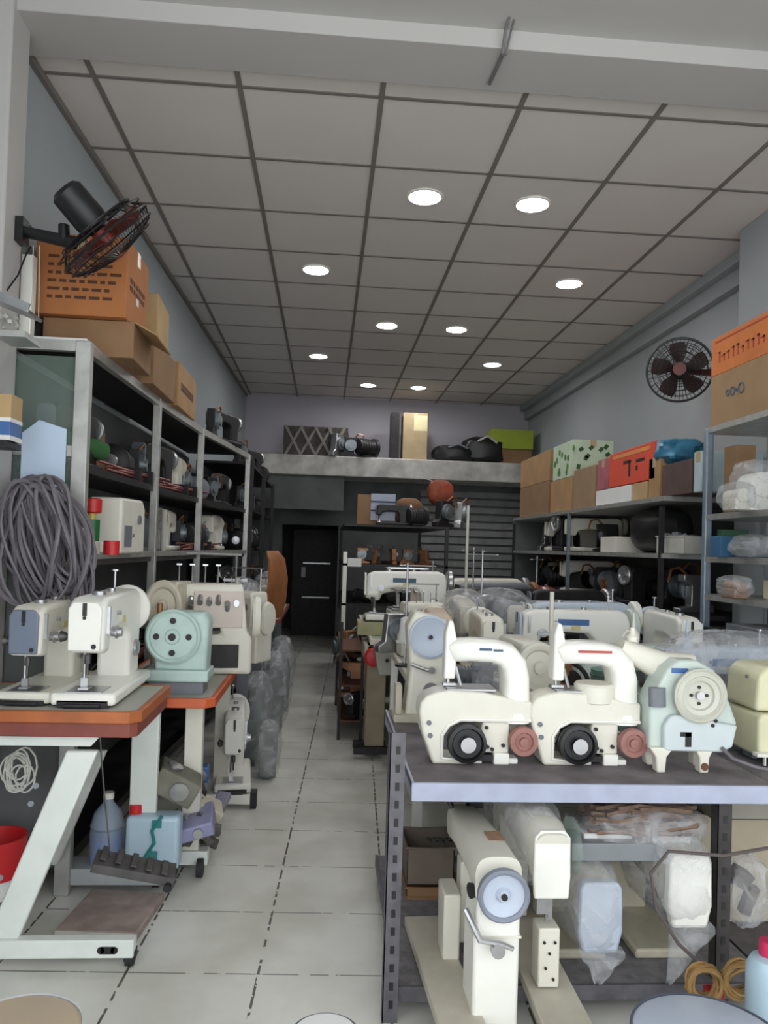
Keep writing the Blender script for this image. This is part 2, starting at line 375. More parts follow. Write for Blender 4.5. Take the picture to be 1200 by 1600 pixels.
def motor(m=darkM, pm=steelM):
    r = empty('clutch_motor', (0, 0, 0), 0, 'clutch motor', 'motor')
    b = MB().lathe([(.03, -.12), (.07, -.11), (.075, -.1), (.075, .04), (.09, .05), (.09, .08), (.07, .095), (.02, .1)], (0, 0, .095), (1, 0, 0), 22)
    b.build('housing', m, r)
    f = MB()
    for k in range(5): f.torus((-.085 + k * .027, 0, .095), (1, 0, 0), .077, .004, 22, 5)
    f.build('fins', m, r)
    MB().bb(-.08, .05, -.05, .05, 0, .022).bb(-.02, .0, -.04, .04, .02, .06).build('foot', m, r, bevel=.003)
    MB().lathe([(.01, 0), (.035, 0), (.028, .01), (.035, .02), (.01, .022)], (.1, 0, .095), (1, 0, 0)).build('pulley', pm, r)
    return r

def gear_part(m=steelM):
    r = empty('machine_part', (0, 0, 0), 0, 'machine part', 'machine part')
    MB().prism([(-.09, 0), (.09, 0), (.09, .02), (.03, .03), (.03, .12), (.07, .14), (.07, .17), (-.05, .17), (-.06, .05), (-.09, .03)], -.025, .025).build('bracket', m, r, bevel=.004)
    MB().lathe([(.012, 0), (.05, 0), (.05, .02), (.03, .02), (.03, .03), (.01, .032)], (0, -.025, .1), (0, -1, 0)).build('wheel', galvM, r)
    MB().tube([(.03, 0, .16), (.06, -.03, .2), (.1, -.03, .19), (.12, -.02, .13)], .006, 6).build('rod', copperM if m is not copperM else steelM, r)
    return r

def bin_(w, d, h, m):
    r = empty('parts_bin', (0, 0, 0), 0, 'parts bin', 'bin')
    t = .006
    MB().bb(-w / 2, w / 2, -d / 2, d / 2, 0, t).bb(-w / 2, w / 2, -d / 2, -d / 2 + t, 0, h).bb(-w / 2, w / 2, d / 2 - t, d / 2, 0, h).bb(-w / 2, -w / 2 + t, -d / 2, d / 2, 0, h).bb(w / 2 - t, w / 2, -d / 2, d / 2, 0, h).build('tray', m, r, bevel=.002)
    MB().tube([(-w / 2 - .002, -d / 2 - .002, h), (w / 2 + .002, -d / 2 - .002, h), (w / 2 + .002, d / 2 + .002, h), (-w / 2 - .002, d / 2 + .002, h)], .005, 6, True).build('rim', m, r)
    return r

def cone(m):
    r = empty('thread_cone', (0, 0, 0), 0, 'thread cone', 'thread cone')
    MB().lathe([(.02, .0), (.05, .012), (.032, .13), (.012, .14)], (0, 0, 0)).build('thread', m, r)
    MB().lathe([(.014, .14), (.012, .165), (.006, .166)], (0, 0, 0)).build('core', paperM, r)
    return r

def wall_fan(R, blade_m, hub_m, long_motor=False):
    """fan facing +z of its own frame, centre of the cage at the origin"""
    r = empty('wall_fan', (0, 0, 0), 0, 'wall fan', 'fan')
    g = MB()
    def prof(t): return R * math.sin(t)
    for rr, z in ((R, 0), (R * .97, .03), (R * .97, -.03)): g.torus((0, 0, z), (0, 0, 1), rr, .005 if rr == R else .003, 48, 6)
    for k in range(5): g.torus((0, 0, .055 + .004 * k), (0, 0, 1), R * (.82 - .14 * k), .0022, 40, 5)
    for k in range(3): g.torus((0, 0, -.05), (0, 0, 1), R * (.82 - .2 * k), .0022, 40, 5)
    for k in range(48):
        a = 2 * math.pi * k / 48; c, s = math.cos(a), math.sin(a)
        g.tube([(R * .18 * c, R * .18 * s, .075), (R * .6 * c, R * .6 * s, .062), (R * .9 * c, R * .9 * s, .04), (R * c, R * s, 0)], .0015, 4)
        if k % 2 == 0: g.tube([(R * .3 * c, R * .3 * s, -.055), (R * .75 * c, R * .75 * s, -.05), (R * c, R * s, 0)], .0018, 4)
    g.build('cage', blackM, r)
    MB().lathe([(R * .2, .07), (R * .2, .078), (0, .082)]).build('cage_badge', hub_m, r)
    for k in range(5):
        a0 = 2 * math.pi * k / 5; bl = MB(); rs = []
        for i in range(7):
            rr = .03 + (R * .86 - .03) * i / 6; wd = .25 + .55 * math.sin(math.pi * (i + 1) / 8); ring = []
            for j, (u, dz) in enumerate(((-1, .018), (-.3, .008), (.4, -.008), (1, -.02), (1, -.023), (.4, -.011), (-.3, .005), (-1, .015))):
                a = a0 + u * wd * .55 + .12 * i / 6; ring.append(V((rr * math.cos(a), rr * math.sin(a), dz)))
            rs.append(ring)
        bl.rings(rs).build('blade', blade_m, r)
    MB().lathe([(.035, -.03), (.04, -.01), (.036, .02), (.0, .03)]).build('hub', hub_m, r)
    l = .13 if long_motor else .08
    MB().lathe([(.03, -.03), (.058, -.05), (.062, -.08), (.06, -.06 - l), (.045, -.075 - l), (0, -.08 - l)]).build('motor_housing', blackM, r)
    return r

def machine_c(name='cylinder_arm_machine', drum=False, side=blackM):
    """cast C-frame machine seen side on: upper arm, back pillar, lower arm on one front leg; origin at the base, x to the right"""
    r = empty(name, (0, 0, 0), 0, 'cylinder arm machine', 'sewing machine')
    # upper arm and pillar
    MB().sweep([((-.085, 0, .345), .036, .030), ((-.07, 0, .352), .048, .036), ((-.02, 0, .356), .055, .037), ((.05, 0, .354), .058, .038), ((.092, 0, .342), .058, .041), ((.118, 0, .312), .058, .043), ((.128, 0, .27), .058, .043), ((.129, 0, .2), .06, .044), ((.129, 0, .13), .064, .045)], n=28, e=3.6).build('upper_arm', whiteM, r)
    # lower arm plate
    out = [(-.155, .045), (-.176, .10), (-.186, .16), (-.183, .19), (-.165, .212), (-.13, .226), (-.09, .232), (.02, .226), (.1, .21), (.174, .20), (.174, .138), (.0, .138), (-.055, .138), (-.09, .12), (-.11, .09), (-.11, .022), (-.022, .018), (-.022, .0), (-.14, .0)]
    MB().prism(out, -.062, .05).build('lower_body', creamM, r, bevel=.009, seg=3)
    MB().tube([(.17, -.063, .141), (.0, -.063, .141), (-.056, -.063, .141), (-.092, -.063, .123), (-.112, -.063, .092), (-.112, -.063, .02), (-.03, -.063, .012)], .0055, 6).build('cover_edge', whiteM, r)
    MB().lathe([(0, 0), (.008, 0), (.008, .004), (0, .004)], (-.15, -.062, .09), (0, -1, 0), 10).lathe([(0, 0), (.008, 0), (.008, .004), (0, .004)], (-.155, -.062, .13), (0, -1, 0), 10).build('cover_screw', greyM, r)
    # work plate on top
    MB().bb(-.10, .06, -.05, .05, .226, .236).build('needle_plate', steelM, r, bevel=.003)
    if drum: MB().lathe([(.055, 0), (.064, .004), (.064, .055), (.058, .062), (0, .064)], (.035, -.012, .195)).build('oil_drum', creamM, r)
    # head with needle bar
    MB().prism([(-.106, .262), (-.070, .262), (-.066, .38), (-.08, .445), (-.094, .45), (-.104, .41)], -.03, .03).build('head_cover', whiteM, r, bevel=.006)
    MB().cyl((-.088, 0, .262), (-.088, 0, .24), .005, n=8).bb(-.106, -.066, -.014, .014, .238, .246).cyl((-.068, -.012, .30), (-.05, -.012, .24), .006, n=8).build('presser_foot', steelM, r)
    # black driven pulley
    MB().lathe([(.0, -.03), (.060, -.03), (.062, -.012), (.052, -.006), (.062, 0), (.06, .014), (.05, .016), (.045, .006), (.022, .006), (.022, .024), (0, .026)], (-.035, -.075, .07), (0, -1, 0), 32).build('pulley', side, r)
    MB().lathe([(.024, 0), (.024, .004), (.02, .004)], (-.035, -.098, .07), (0, -1, 0)).build('pulley_hub', steelM, r)
    # white gear block
    MB().prism([(.015, .035), (.105, .035), (.105, .135), (.02, .135), (.012, .1)], -.05, .04).build('gear_block', creamM, r, bevel=.006)
    g = MB().bb(.055, .105, -.06, .02, 0, .036).bb(.10, .135, -.05, .0, .0, .018).bb(-.01, .02, -.05, .03, .0, .03); g.build('clamp_foot', whiteM, r, bevel=.004)
    s = MB()
    for q in ((.035, .055), (.05, .047), (.085, .06), (.03, .115)): s.cyl((q[0], -.05, q[1]), (q[0], -.058, q[1]), .006, n=8)
    s.bb(-.02, .05, -.06, .04, .012, .03).build('screws', darkM, r)
    # dusty red pulley
    MB().lathe([(.0, -.02), (.044, -.02), (.046, -.006), (.04, 0), (.046, .006), (.044, .014), (.03, .016), (.026, .008), (.014, .008), (.014, .018), (0, .02)], (.145, -.07, .078), (0, -1, 0), 32).build('small_pulley', pinkM, r)
    MB().cyl((.145, .04, .078), (.145, -.07, .078), .012, n=12).cyl((-.035, .04, .07), (-.035, -.06, .07), .016, n=12).build('shaft', steelM, r)
    # badge lettering strip
    return r

def machine_wheel():
    """heavy pale machine with large grooved handwheel and a casting on two feet"""
    r = empty('chainstitch_machine', (0, 0, 0), 0, 'machine', 'sewing machine')
    out = [(-.155, .075), (.07, .07), (.125, .095), (.14, .16), (.12, .21), (.10, .26), (.06, .33), (.0, .36), (-.06, .36), (-.10, .33), (-.155, .22)]
    MB().prism(out, -.05, .06).build('body', greenM, r, bevel=.010, seg=3)
    MB().prism([(-.115, .075), (-.115, .15), (-.10, .175), (-.085, .185), (.02, .185), (.06, .165), (.13, .155), (.115, .085), (.08, .068), (-.10, .07)], -.072, -.05).build('front_casting', mat('pale blue green casting', (206, 216, 218), .42, var=.05), r, bevel=.006)
    MB().bb(-.045, -.025, -.074, -.07, .085, .13).bb(-.062, -.025, -.074, -.07, .118, .132).build('slot', darkM, r)
    MB().cyl((.055, -.05, .17), (.055, -.076, .17), .006, n=10).cyl((.045, -.05, .155), (.045, -.076, .155), .006, n=10).build('casting_screw', darkM, r)
    for x0, s0 in ((-.125, 1), (.018, .8)):
        MB().prism([(x0 - .035 * s0, .08), (x0 + .045 * s0, .08), (x0 + .022, .05), (x0 + .018, .0), (x0 - .010, .0), (x0 - .014 * s0, .05)], -.07, -.03).build('foot', creamM, r, bevel=.005)
    MB().lathe([(.007, 0), (.012, 0), (.012, .004)], (.022, -.07, .022), (0, -1, 0)).build('bolt', rustM, r)
    MB().prism([(-.15, .08), (.08, .08), (.06, .0), (.03, 0), (.03, .06), (-.09, .06), (-.1, 0), (-.13, 0)], .02, .06).build('rear_feet', creamM, r, bevel=.005)
    MB().lathe([(0, 0), (.082, 0), (.088, .010), (.088, .022), (.083, .026), (.078, .020), (.072, .026), (.066, .028), (.062, .022), (.048, .018), (.045, .008), (.04, .006), (.0, .006)], (.0, -.06, .25), (0, -1, 0), 48).build('handwheel', mat('grey cream wheel', (206, 206, 194), .38, var=.1, stain=(120, 110, 90)), r)
    MB().cyl((0, -.06, .25), (.0, -.08, .25), .013).build('wheel_nut', steelM, r)
    for k in range(4):
        a = k * math.pi / 2; MB().cyl((.026 * math.cos(a), -.062, .25 + .026 * math.sin(a)), (.026 * math.cos(a), -.070, .25 + .026 * math.sin(a)), .0055, n=10).build('wheel_hole', darkM, r)
    MB().sweep([((.02, .05, .31), .05, .06), ((-.08, .06, .325), .045, .05), ((-.17, .07, .365), .04, .036), ((-.215, .07, .385), .034, .028)], n=20, e=3).build('arm', creamM, r)
    MB().sweep([((-.135, -.055, .27), .015, .028), ((-.135, -.06, .21), .015, .028)], n=16, e=2.4).build('belt_guard', greyM, r)
    MB().lathe([(.0, 0), (.018, .004), (.020, .02), (.012, .03), (.008, .05), (0, .052)], (-.17, .07, .40)).build('thread_post', creamM, r)
    MB().bb(-.085, -.03, -.052, -.049, .318, .334).build('badge', blueM, r)
    return r

def overlock(body=creamM):
    """cover stitch machine with looper mechanics and thread guides; worker's side at -y"""
    r = empty('overlock_machine', (0, 0, 0), 0, 'overlock machine', 'sewing machine')
    MB().prism([(-.17, 0), (.17, 0), (.17, .11), (.15, .13), (.13, .27), (-.15, .27), (-.16, .22), (-.05, .2), (.03, .19), (.05, .12), (-.17, .11)], -.08, .08).build('body', body, r, bevel=.012, seg=3)
    MB().bb(-.06, .13, -.086, -.08, .14, .25).build('front_cover', mat('pinkish cream cover', (220, 206, 196), .4, var=.06), r, bevel=.004)
    g = MB()
    rnd = random.Random(5)
    for k in range(8): g.cyl((-.14 + k * .035, -.08, .215 + rnd.uniform(-.02, .02)), (-.14 + k * .035, -.10, .215), .011, n=12)
    for k in range(4): g.cyl((-.12 + k * .05, -.06, .27), (-.12 + k * .05, -.06, .33), .003, n=6).bb(-.13 + k * .05, -.11 + k * .05, -.065, -.055, .325, .33)
    g.build('tension_dials', steelM, r)
    MB().bb(-.165, -.02, -.1, .06, .108, .118).bb(-.13, -.11, -.03, -.01, .118, .2).bb(-.15, -.09, -.05, 0, .12, .13).build('presser_foot', steelM, r, bevel=.002)
    MB().bb(-.12, .12, -.088, -.08, .02, .09).cyl((.0, -.08, .06), (0, -.1, .06), .018).build('looper_cover', darkM, r, bevel=.002)
    MB().lathe([(.02, 0), (.06, 0), (.065, .01), (.06, .03), (.02, .034)], (.172, 0, .17), (1, 0, 0)).build('handwheel', body, r)
    MB().cyl((.1, .05, .27), (.1, .05, .36), .004, n=6).tube([(-.1, .05, .36), (.12, .05, .36)], .004, 6).build('thread_guide', steelM, r)
    return r

def table(x0, x1, y0, y1, z, topm, edgem, name='machine_table', th=.035, apron=None):
    r = empty(name, ((x0 + x1) / 2, (y0 + y1) / 2, 0), 0, 'table', 'table')
    w, d = (x1 - x0) / 2, (y1 - y0) / 2
    MB().bb(-w + .02, w - .02, -d + .02, d - .02, z - th, z).build('tabletop', topm, r)
    c = .035
    o = [(-w, -d), (w - c, -d), (w, -d + c), (w, d), (-w, d)]
    i = [(-w + .02, -d + .022), (w - c - .008, -d + .022), (w - .022, -d + c + .008), (w - .022, d - .02), (-w + .02, d - .02)]
    n = 5; mb = MB(); vs = [V((a, b2, zz)) for zz in (z - th, z + .002) for a, b2 in o] + [V((a, b2, zz)) for zz in (z - th, z + .002) for a, b2 in i]
    fs = []
    for k in range(n):
        l = (k + 1) % n
        fs += [(k, l, n + l, n + k), (2 * n + l, 2 * n + k, 3 * n + k, 3 * n + l), (n + k, n + l, 3 * n + l, 3 * n + k), (l, k, 2 * n + k, 2 * n + l)]
    mb.add(vs, fs).build('edging', edgem, r, bevel=.004)
    if apron: MB().prism([(-w, -d + .012), (w - c, -d + .012), (w - .012, -d + c), (w - .012, d), (w - .03, d), (w - .03, -d + c + .01), (w - c - .01, -d + .03), (-w, -d + .03)], z - th - .045, z - th, 'xy').build('apron', apron, r, bevel=.003)
    return r

def castor(mb, x, y, r=.03):
    mb.lathe([(.008, -.014), (r, -.012), (r, .012), (.008, .014)], (x, y, r), (1, 0, 0), 18)

# ================================================================ ceiling lights and cable
dl = downlight()
lights = [(.477, 4.14, 'nearest left of the front pair'), (1.076, 4.145, 'nearest right of the front pair'), (-.13, 5.35, 'on its own at the left of the second row'), (1.665, 5.34, 'on its own at the right of the second row'),
          (.465, 6.6, 'left of the middle pair'), (1.073, 6.61, 'right of the middle pair'), (-.135, 7.8, 'at the left of the fourth row'), (1.65, 7.8, 'at the right of the fourth row'), (.44, 9.08, 'left of the farthest pair'), (1.04, 9.09, 'right of the farthest pair')]
for x, y, t in lights:
    put(dl, (x, y, ZC - .001), 0, 'round white lit ceiling light, ' + t, 'round lights recessed in the ceiling')
c = MB().tube([at(803, 0, z=3.30), at(790, 45, z=3.252), at(785, 84, y=2.80)], .006, 6).tube([at(812, 0, z=3.30), at(798, 50, z=3.252), at(790, 86, y=2.80)], .004, 6)
c.tube([at(786, 84, z=3.192), at(765, 131, z=3.192)], .008, 6)
tag(c.build('ceiling_cable', mat('grey conduit', (120, 118, 118), .5)), 'thin grey cable pair taped across the front beam', 'cable')

# ================================================================ fans
F = at(165, 372, y=2.86)
fan = wall_fan(.19, mat('dark red blade', (110, 48, 40), .35, var=.1), mat('dull red hub', (130, 44, 36), .5), True)
fan.location = F; fan.rotation_euler = V((.62, .36, -.66)).to_track_quat('Z', 'X').to_euler()
tag(fan, 'black fan with long motor tilted down from the left wall above the cartons', 'fan')
inv = fan.matrix_basis.inverted() if False else (Matrix.Translation(F) @ fan.rotation_euler.to_matrix().to_4x4()).inverted()
P0 = V((-1.15, 2.9, at(45, 362, y=2.90).z)); P1 = at(118, 380, y=2.88)
bm_ = MB().cyl(inv @ P0, inv @ P1, .02, .024).box(inv @ at(46, 362, y=2.90), (.03, .03, .03)).cyl(inv @ at(100, 376, y=2.88), inv @ at(100, 352, y=2.88), .02)
bm_.build('bracket_arm', blackM, fan)
pl = MB(); q = at(44, 362, y=2.9); rot_ = (inv.to_3x3()).to_euler(); pl.box(inv @ V((-1.15, 2.9, q.z)), (.03, .06, .09), rot_); pl.build('wall_plate', blackM, fan)
MB().tube([inv @ p for p in (at(48, 385, y=2.9), at(40, 400, y=2.9), at(28, 430, y=2.85), at(10, 455, y=2.83))], .003, 5).build('cord', blackM, fan)
MB().cyl(inv @ at(62, 384, y=2.9), inv @ at(60, 500, y=2.9), .002, n=5).cyl(inv @ at(52, 384, y=2.9), inv @ at(50, 495, y=2.9), .002, n=5).build('pull_cord', cabwM, fan)
F = at(1062, 578, x=2.28)
fan2 = wall_fan(.208, mat('smoky blade', (70, 52, 52), .4, var=.1), mat('dark red hub', (120, 50, 48), .4))
fan2.location = F; fan2.rotation_euler = V((-.42, -.88, -.12)).to_track_quat('Z', 'X').to_euler()
tag(fan2, 'round black caged fan on the right wall beside the orange carton', 'fan')
inv = (Matrix.Translation(F) @ fan2.rotation_euler.to_matrix().to_4x4()).inverted()
MB().cyl(inv @ (F + V((.07, .12, .02))), inv @ V((2.61, F.y + .1, F.z + .02)), .022).cyl(inv @ V((2.58, F.y + .1, F.z + .02)), inv @ V((2.619, F.y + .1, F.z + .02)), .055).build('bracket_arm', mat('dark red bracket', (110, 46, 44), .5), fan2)

# ================================================================ left cabinet
posts = [(-.926, 2.96), (-.89, 4.06), (-.826, 5.07), (-.662, 6.44)]
ZT = 2.055
cab = empty('display_cabinet', (-.926, 2.96, 0), 0, 'tall aluminium framed glass cabinet of machine parts along the left wall', 'cabinet')
def loc(p): return V(p) - V((-.926, 2.96, 0))
def rail(mb, a, b2, z, h=.035, t=.03):
    a, b2 = loc((a[0], a[1], z)), loc((b2[0], b2[1], z)); d = (b2 - a).normalized(); n = V((d.y, -d.x, 0)) * t / 2
    vs = [a - n, a + n, b2 + n, b2 - n]; vs = vs + [v + V((0, 0, h)) for v in vs]
    mb.add(vs, [(0, 1, 2, 3), (4, 5, 6, 7), (0, 1, 5, 4), (1, 2, 6, 5), (2, 3, 7, 6), (3, 0, 4, 7)])
top = MB()
for i in range(3): rail(top, posts[i], posts[i + 1], ZT - .04, .04)
rail(top, (-1.235, 2.96), posts[0], ZT - .04, .04)
top.build('top_rail', alumM, cab)
for i, (x, y) in enumerate(posts):
    q = loc((x, y, 0)); s_ = .028 if i == 0 else .019
    MB().bb(q.x - s_, q.x + s_, q.y - .02, q.y + .02, 0, ZT - .001).build('post', alumM, cab, bevel=.003)
MB().bb(loc((-1.225, 0, 0)).x, loc((-1.195, 0, 0)).x, -.018, .018, 0, ZT - .04).build('post', alumM, cab, bevel=.003)
for z, t in ((ZT - .002, .012), (1.60, .03), (1.255, .045), (.70, .03), (.12, .04)):
    out = [loc((a, b2, 0))[:2] for a, b2 in ((-1.23, 2.97), (-.93, 2.97), posts[1], posts[2], (-.665, 6.43), (-1.15, 6.43))]
    MB().prism(out, z - t, z, 'xy').build('shelf', darkM if z not in (1.255,) else mat('dark shelf board', (84, 80, 78), .6, var=.2), cab)
f = MB(); 
for i in range(3): rail(f, posts[i], posts[i + 1], 1.235, .028, .034)
f.build('shelf_edge', alumM, cab)
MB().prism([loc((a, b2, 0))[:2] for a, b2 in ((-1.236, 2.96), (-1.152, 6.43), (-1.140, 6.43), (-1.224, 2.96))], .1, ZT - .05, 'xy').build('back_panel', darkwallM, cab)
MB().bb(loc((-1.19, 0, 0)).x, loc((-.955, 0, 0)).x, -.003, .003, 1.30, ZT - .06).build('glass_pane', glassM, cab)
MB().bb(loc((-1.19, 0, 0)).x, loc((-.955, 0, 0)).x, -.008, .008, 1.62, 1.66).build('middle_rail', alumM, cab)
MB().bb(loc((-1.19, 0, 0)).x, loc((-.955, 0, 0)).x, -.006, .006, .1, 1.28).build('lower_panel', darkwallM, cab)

def inside(i, fr, back=.12):
    """point on cabinet bay i at fraction fr, back from the glass line"""
    a, b2 = V(posts[i]), V(posts[i + 1]); p = a.lerp(b2, fr); return p.x - back, p.y
DK = sewing(darkM, greyM, steelM, 'flat', simple=True)
CR = sewing(creamM, creamM, beigeM, 'flat', simple=True)
RB = empty('rod_bundle', (0, 0, 0), 0, 'bundle', 'rod bundle')
_k = MB(); _r = random.Random(3)
for _i in range(9): _k.tube([(_r.uniform(-.03, .03), -.42 + _r.uniform(-.1, .1), .01 + _r.uniform(0, .045)), (_r.uniform(-.03, .03), .42 + _r.uniform(-.1, .1), .01 + _r.uniform(0, .045))], .006, 6)
_k.build('rods', mat('red brown rod', (140, 74, 66), .5, .2, var=.15), RB); MB().bb(-.045, .045, -.1, -.08, .0, .065).bb(-.045, .045, .1, .12, .0, .065).build('strap', darkM, RB)
MO = motor(); MO2 = motor(greyM, copperM); GP = gear_part(darkM); GP2 = gear_part(copperM); GP3 = gear_part(steelM)
ordn = ['first', 'second', 'third', 'fourth', 'fifth', 'sixth', 'seventh', 'eighth', 'ninth', 'tenth', 'eleventh', 'twelfth']
def nm(k): return ordn[k] + (' from the shop front' if k else ' to the shop front')
protos = {'D': (DK, 'dark machine head'), 'C': (CR, 'cream machine head'), 'M': (MO, 'black motor'), 'N': (MO2, 'grey motor'), 'G': (GP, 'dark iron wheel bracket'), 'P': (GP2, 'brass coloured wheel bracket'), 'S': (GP3, 'bright steel wheel bracket')}
def row(codes, posf, z, shelfname, group, scale=.62, rz=1.45, seed=3):
    rnd = random.Random(seed); n = len(codes); cnt = {}
    for k, cde in enumerate(codes):
        p, t = protos[cde]; cnt[cde] = cnt.get(cde, 0) + 1; kk = cnt[cde] - 1
        x, y = posf((k + .5) / n)
        sc_ = scale * {'D': 1, 'C': 1.05, 'M': 1.25, 'N': 1.25, 'G': 1.45, 'P': 1.4, 'S': 1.4}[cde] * rnd.uniform(.92, 1.08)
        put(p, (x, y, z + .0005), rz + rnd.uniform(-.25, .25) + (math.pi if rnd.random() < .3 else 0), ordn[kk] + ' ' + t + ' from the shop front, on the ' + shelfname, group, sc_)
def along(fr, back=.12, y0=3.1, y1=6.35):
    y = y0 + (y1 - y0) * fr
    for i in range(3):
        if posts[i][1] <= y <= posts[i + 1][1]:
            f_ = (y - posts[i][1]) / (posts[i + 1][1] - posts[i][1]); return posts[i][0] + f_ * (posts[i + 1][0] - posts[i][0]) - back, y
row('DPMGDCSNGD', lambda f: along(f, .16), 1.60, "left cabinet's top shelf", "machine parts on the left cabinet's top shelf", .85)
row('NSCGMPCS', lambda f: along(f, .15, 4.15, 6.35), 1.255, "left cabinet's middle shelf", "machine parts on the left cabinet's middle shelf", .84)
row('DGMDPGMS', lambda f: along(f, .16), .70, "left cabinet's low shelf", "machine parts on the left cabinet's low shelf", .9)
for (f_, z, lab) in ((.16, 1.6005, 'reddish rod bundle at the near end of the top cabinet shelf'), (.55, 1.6005, 'reddish rod bundle behind the second post on the top cabinet shelf'), (.72, 1.2555, 'reddish rod bundle on the middle cabinet shelf'), (.3, .7005, 'reddish rod bundle on the low cabinet shelf')):
    q = along(f_, .045, 3.5, 6.0); put(RB, (q[0], q[1], z), -.06 if f_ < .5 else -.1, lab)
# first bay of the middle shelf: signal tube, white box, rolls
q = at(144, 800, y=3.12)
st = empty('thread_spool_stack', (q.x, 3.12, 1.2555), 0, 'red and green stacked reels standing by the front cabinet post', 'reel')
MB().cyl((0, 0, 0), (0, 0, .05), .035).build('base', creamM, st)
MB().cyl((0, 0, .05), (0, 0, .135), .031).build('green_reel', mat('green reel', (30, 110, 60), .4), st); MB().cyl((0, 0, .135), (0, 0, .16), .016).build('yellow_neck', mat('yellow', (220, 200, 90), .4), st)
MB().lathe([(.03, .16), (.036, .165), (.036, .215), (.03, .22)]).build('red_reel', redM, st)
q = at(200, 800, y=3.45); b_ = MB().prism([(0, 0), (.34, 0), (.34, .2), (.30, .24), (0, .235)], -.07, .07, 'yz'); o = empty('white_machine_housing', (q.x - .05, 3.28, 1.2555), -.05, 'pale machine housing behind the red and green reels', 'machine part')
b_.build('body', creamM, o, bevel=.012, seg=3); MB().bb(.07, .075, .04, .13, .03, .12).cyl((.07, .24, .15), (.078, .24, .15), .02).cyl((.07, .16, .08), (.076, .16, .08), .008).build('fittings', greyM, o)
o = MB().lathe([(.02, 0), (.03, 0), (.03, .055), (.02, .055)], n=20).build('tape_roll', redM); o.location = (at(165, 845, y=3.05).x + .02, 3.06, 1.2555); tag(o, 'small red tape roll at the front of the middle shelf', 'tape')
o = MB().bb(-.035, .035, -.08, .08, 0, .05).build('paper_box', paperM, bevel=.003); o.location = (-.95, 3.2, 1.2555); tag(o, 'small white box beside the red tape roll', 'box')
o = MB().cyl((0, 0, 0), (0, 0, .24), .016).build('light_tube', cabwM); q = along(.5, .09); o.location = (q[0], 4.55, 1.2555); tag(o, 'white tube standing on the middle shelf behind the second post', 'tube')
g_ = MB().tube([(-1.13, 2.99, 1.70), (-1.12, 3.3, 1.74), (-1.0, 3.5, 1.70)], .045, 16).build('fabric_roll', clothgM); tag(g_, 'green fabric roll behind the end glass of the cabinet', 'fabric roll')
# pale sheet behind lower glass
o = MB().prism([(-.09, 0), (.07, 0), (.07, .30), (-.03, .33), (-.09, .28)], -.002, .002, 'xz').build('notice_sheet', mat('pale blue sheet', (196, 214, 236), .6, var=.03)); o.location = at(70, 770, y=2.945) - V((0, 0, .06)); tag(o, 'pale blue sheet stuck on the cabinet end panel', 'sheet')

# second, darker rack behind
rk = empty('dark_rack', (-.64, 6.5, 0), 0, 'dark steel rack of parts behind the glass cabinet', 'rack')
for y in (0.02, 1.3, 2.6): MB().bb(-.02, .02, y, y + .03, 0, 2.02).build('post', darkM, rk)
MB().bb(-.455, -.43, 0, 2.65, 0, 2.0).build('back_panel', darkwallM, rk)
for z in (2.0, 1.62, 1.25, .85, .4): MB().bb(-.45, .0, 0, 2.65, z - .02, z).build('shelf', darkM, rk)
al2 = lambda f: (-.78, 6.6 + 2.4 * f)
row('GMDGSMG', al2, 1.62, "dark rack's upper shelf", "parts on the dark rack's upper shelf", .8, seed=7)
row('MGPMDG', al2, 1.25, "dark rack's middle shelf", "parts on the dark rack's middle shelf", .8, seed=8)
row('DGMGM', al2, .85, "dark rack's low shelf", "parts on the dark rack's low shelf", .9, seed=9)
row('GMDGM', al2, 2.0, "dark rack's top", "black irons on top of the dark rack", .8, seed=10)
row('GDS', lambda f: (-.83 + .06 * f, 5.3 + 1.05 * f), ZT - .001, "glass cabinet's far top end", "irons on the far end of the cabinet top", .8, seed=12)

# ---------------------------------------------------------------- cartons on the cabinet
def onto(o, px, py, y, z): q = at(px, py, y=y); o.location = (q.x, y, z); return o
b1 = carton(.36, .34, .15, kraftdM, tape=False); b1.location = (-.99, 3.36, ZT + .0005); b1.rotation_euler = (0, 0, .02); tag(b1, 'crushed low kraft carton under the big printed one, topmost flap hanging', 'box')
MB().bb(0, .10, -.17, .17, -.003, .003).build('flap', kraftM, b1, loc=(.18, 0, .148), rot=(0, R_(28), 0))
b2_ = carton(.36, .36, .325, orangeM, ink=inkM); b2_.location = (-1.012, 3.33, ZT + .153); tag(b2_, 'large orange brown carton with rows of print behind the left fan', 'box')
MB().bb(.1795, .181, -.02, .02, .10, .135).build('sticker', paperM, b2_)
b3 = carton(.33, .52, .22, kraftdM, tape=False); b3.location = (-1.0, 3.95, ZT + .0005); tag(b3, 'long brown carton lying on the cabinet under the pale kraft one', 'box')
b4 = carton(.30, .34, .23, kraftlM, tape=False); b4.location = (-1.0, 3.93, ZT + .222); b4.rotation_euler = (0, 0, .05); tag(b4, 'pale kraft carton on top behind the orange brown one', 'box')
MB().bb(-.15, .15, 0, .16, -.003, .003).build('flap', kraftlM, b4, loc=(0, -.17, .228), rot=(R_(-20), 0, 0))
b5 = carton(.32, .55, .24, kraftM, ink=inkM); b5.location = (-.985, 4.52, ZT + .0005); tag(b5, 'printed kraft carton at the far end of the carton row on the cabinet', 'box')
o = MB().bb(-.14, .14, -.10, .10, 0, .012).build('loose_board', paperM, bevel=.002); o.location = (-1.06, 3.06, ZT + .0005); tag(o, 'thin pale board on the near corner of the cabinet top', 'board')
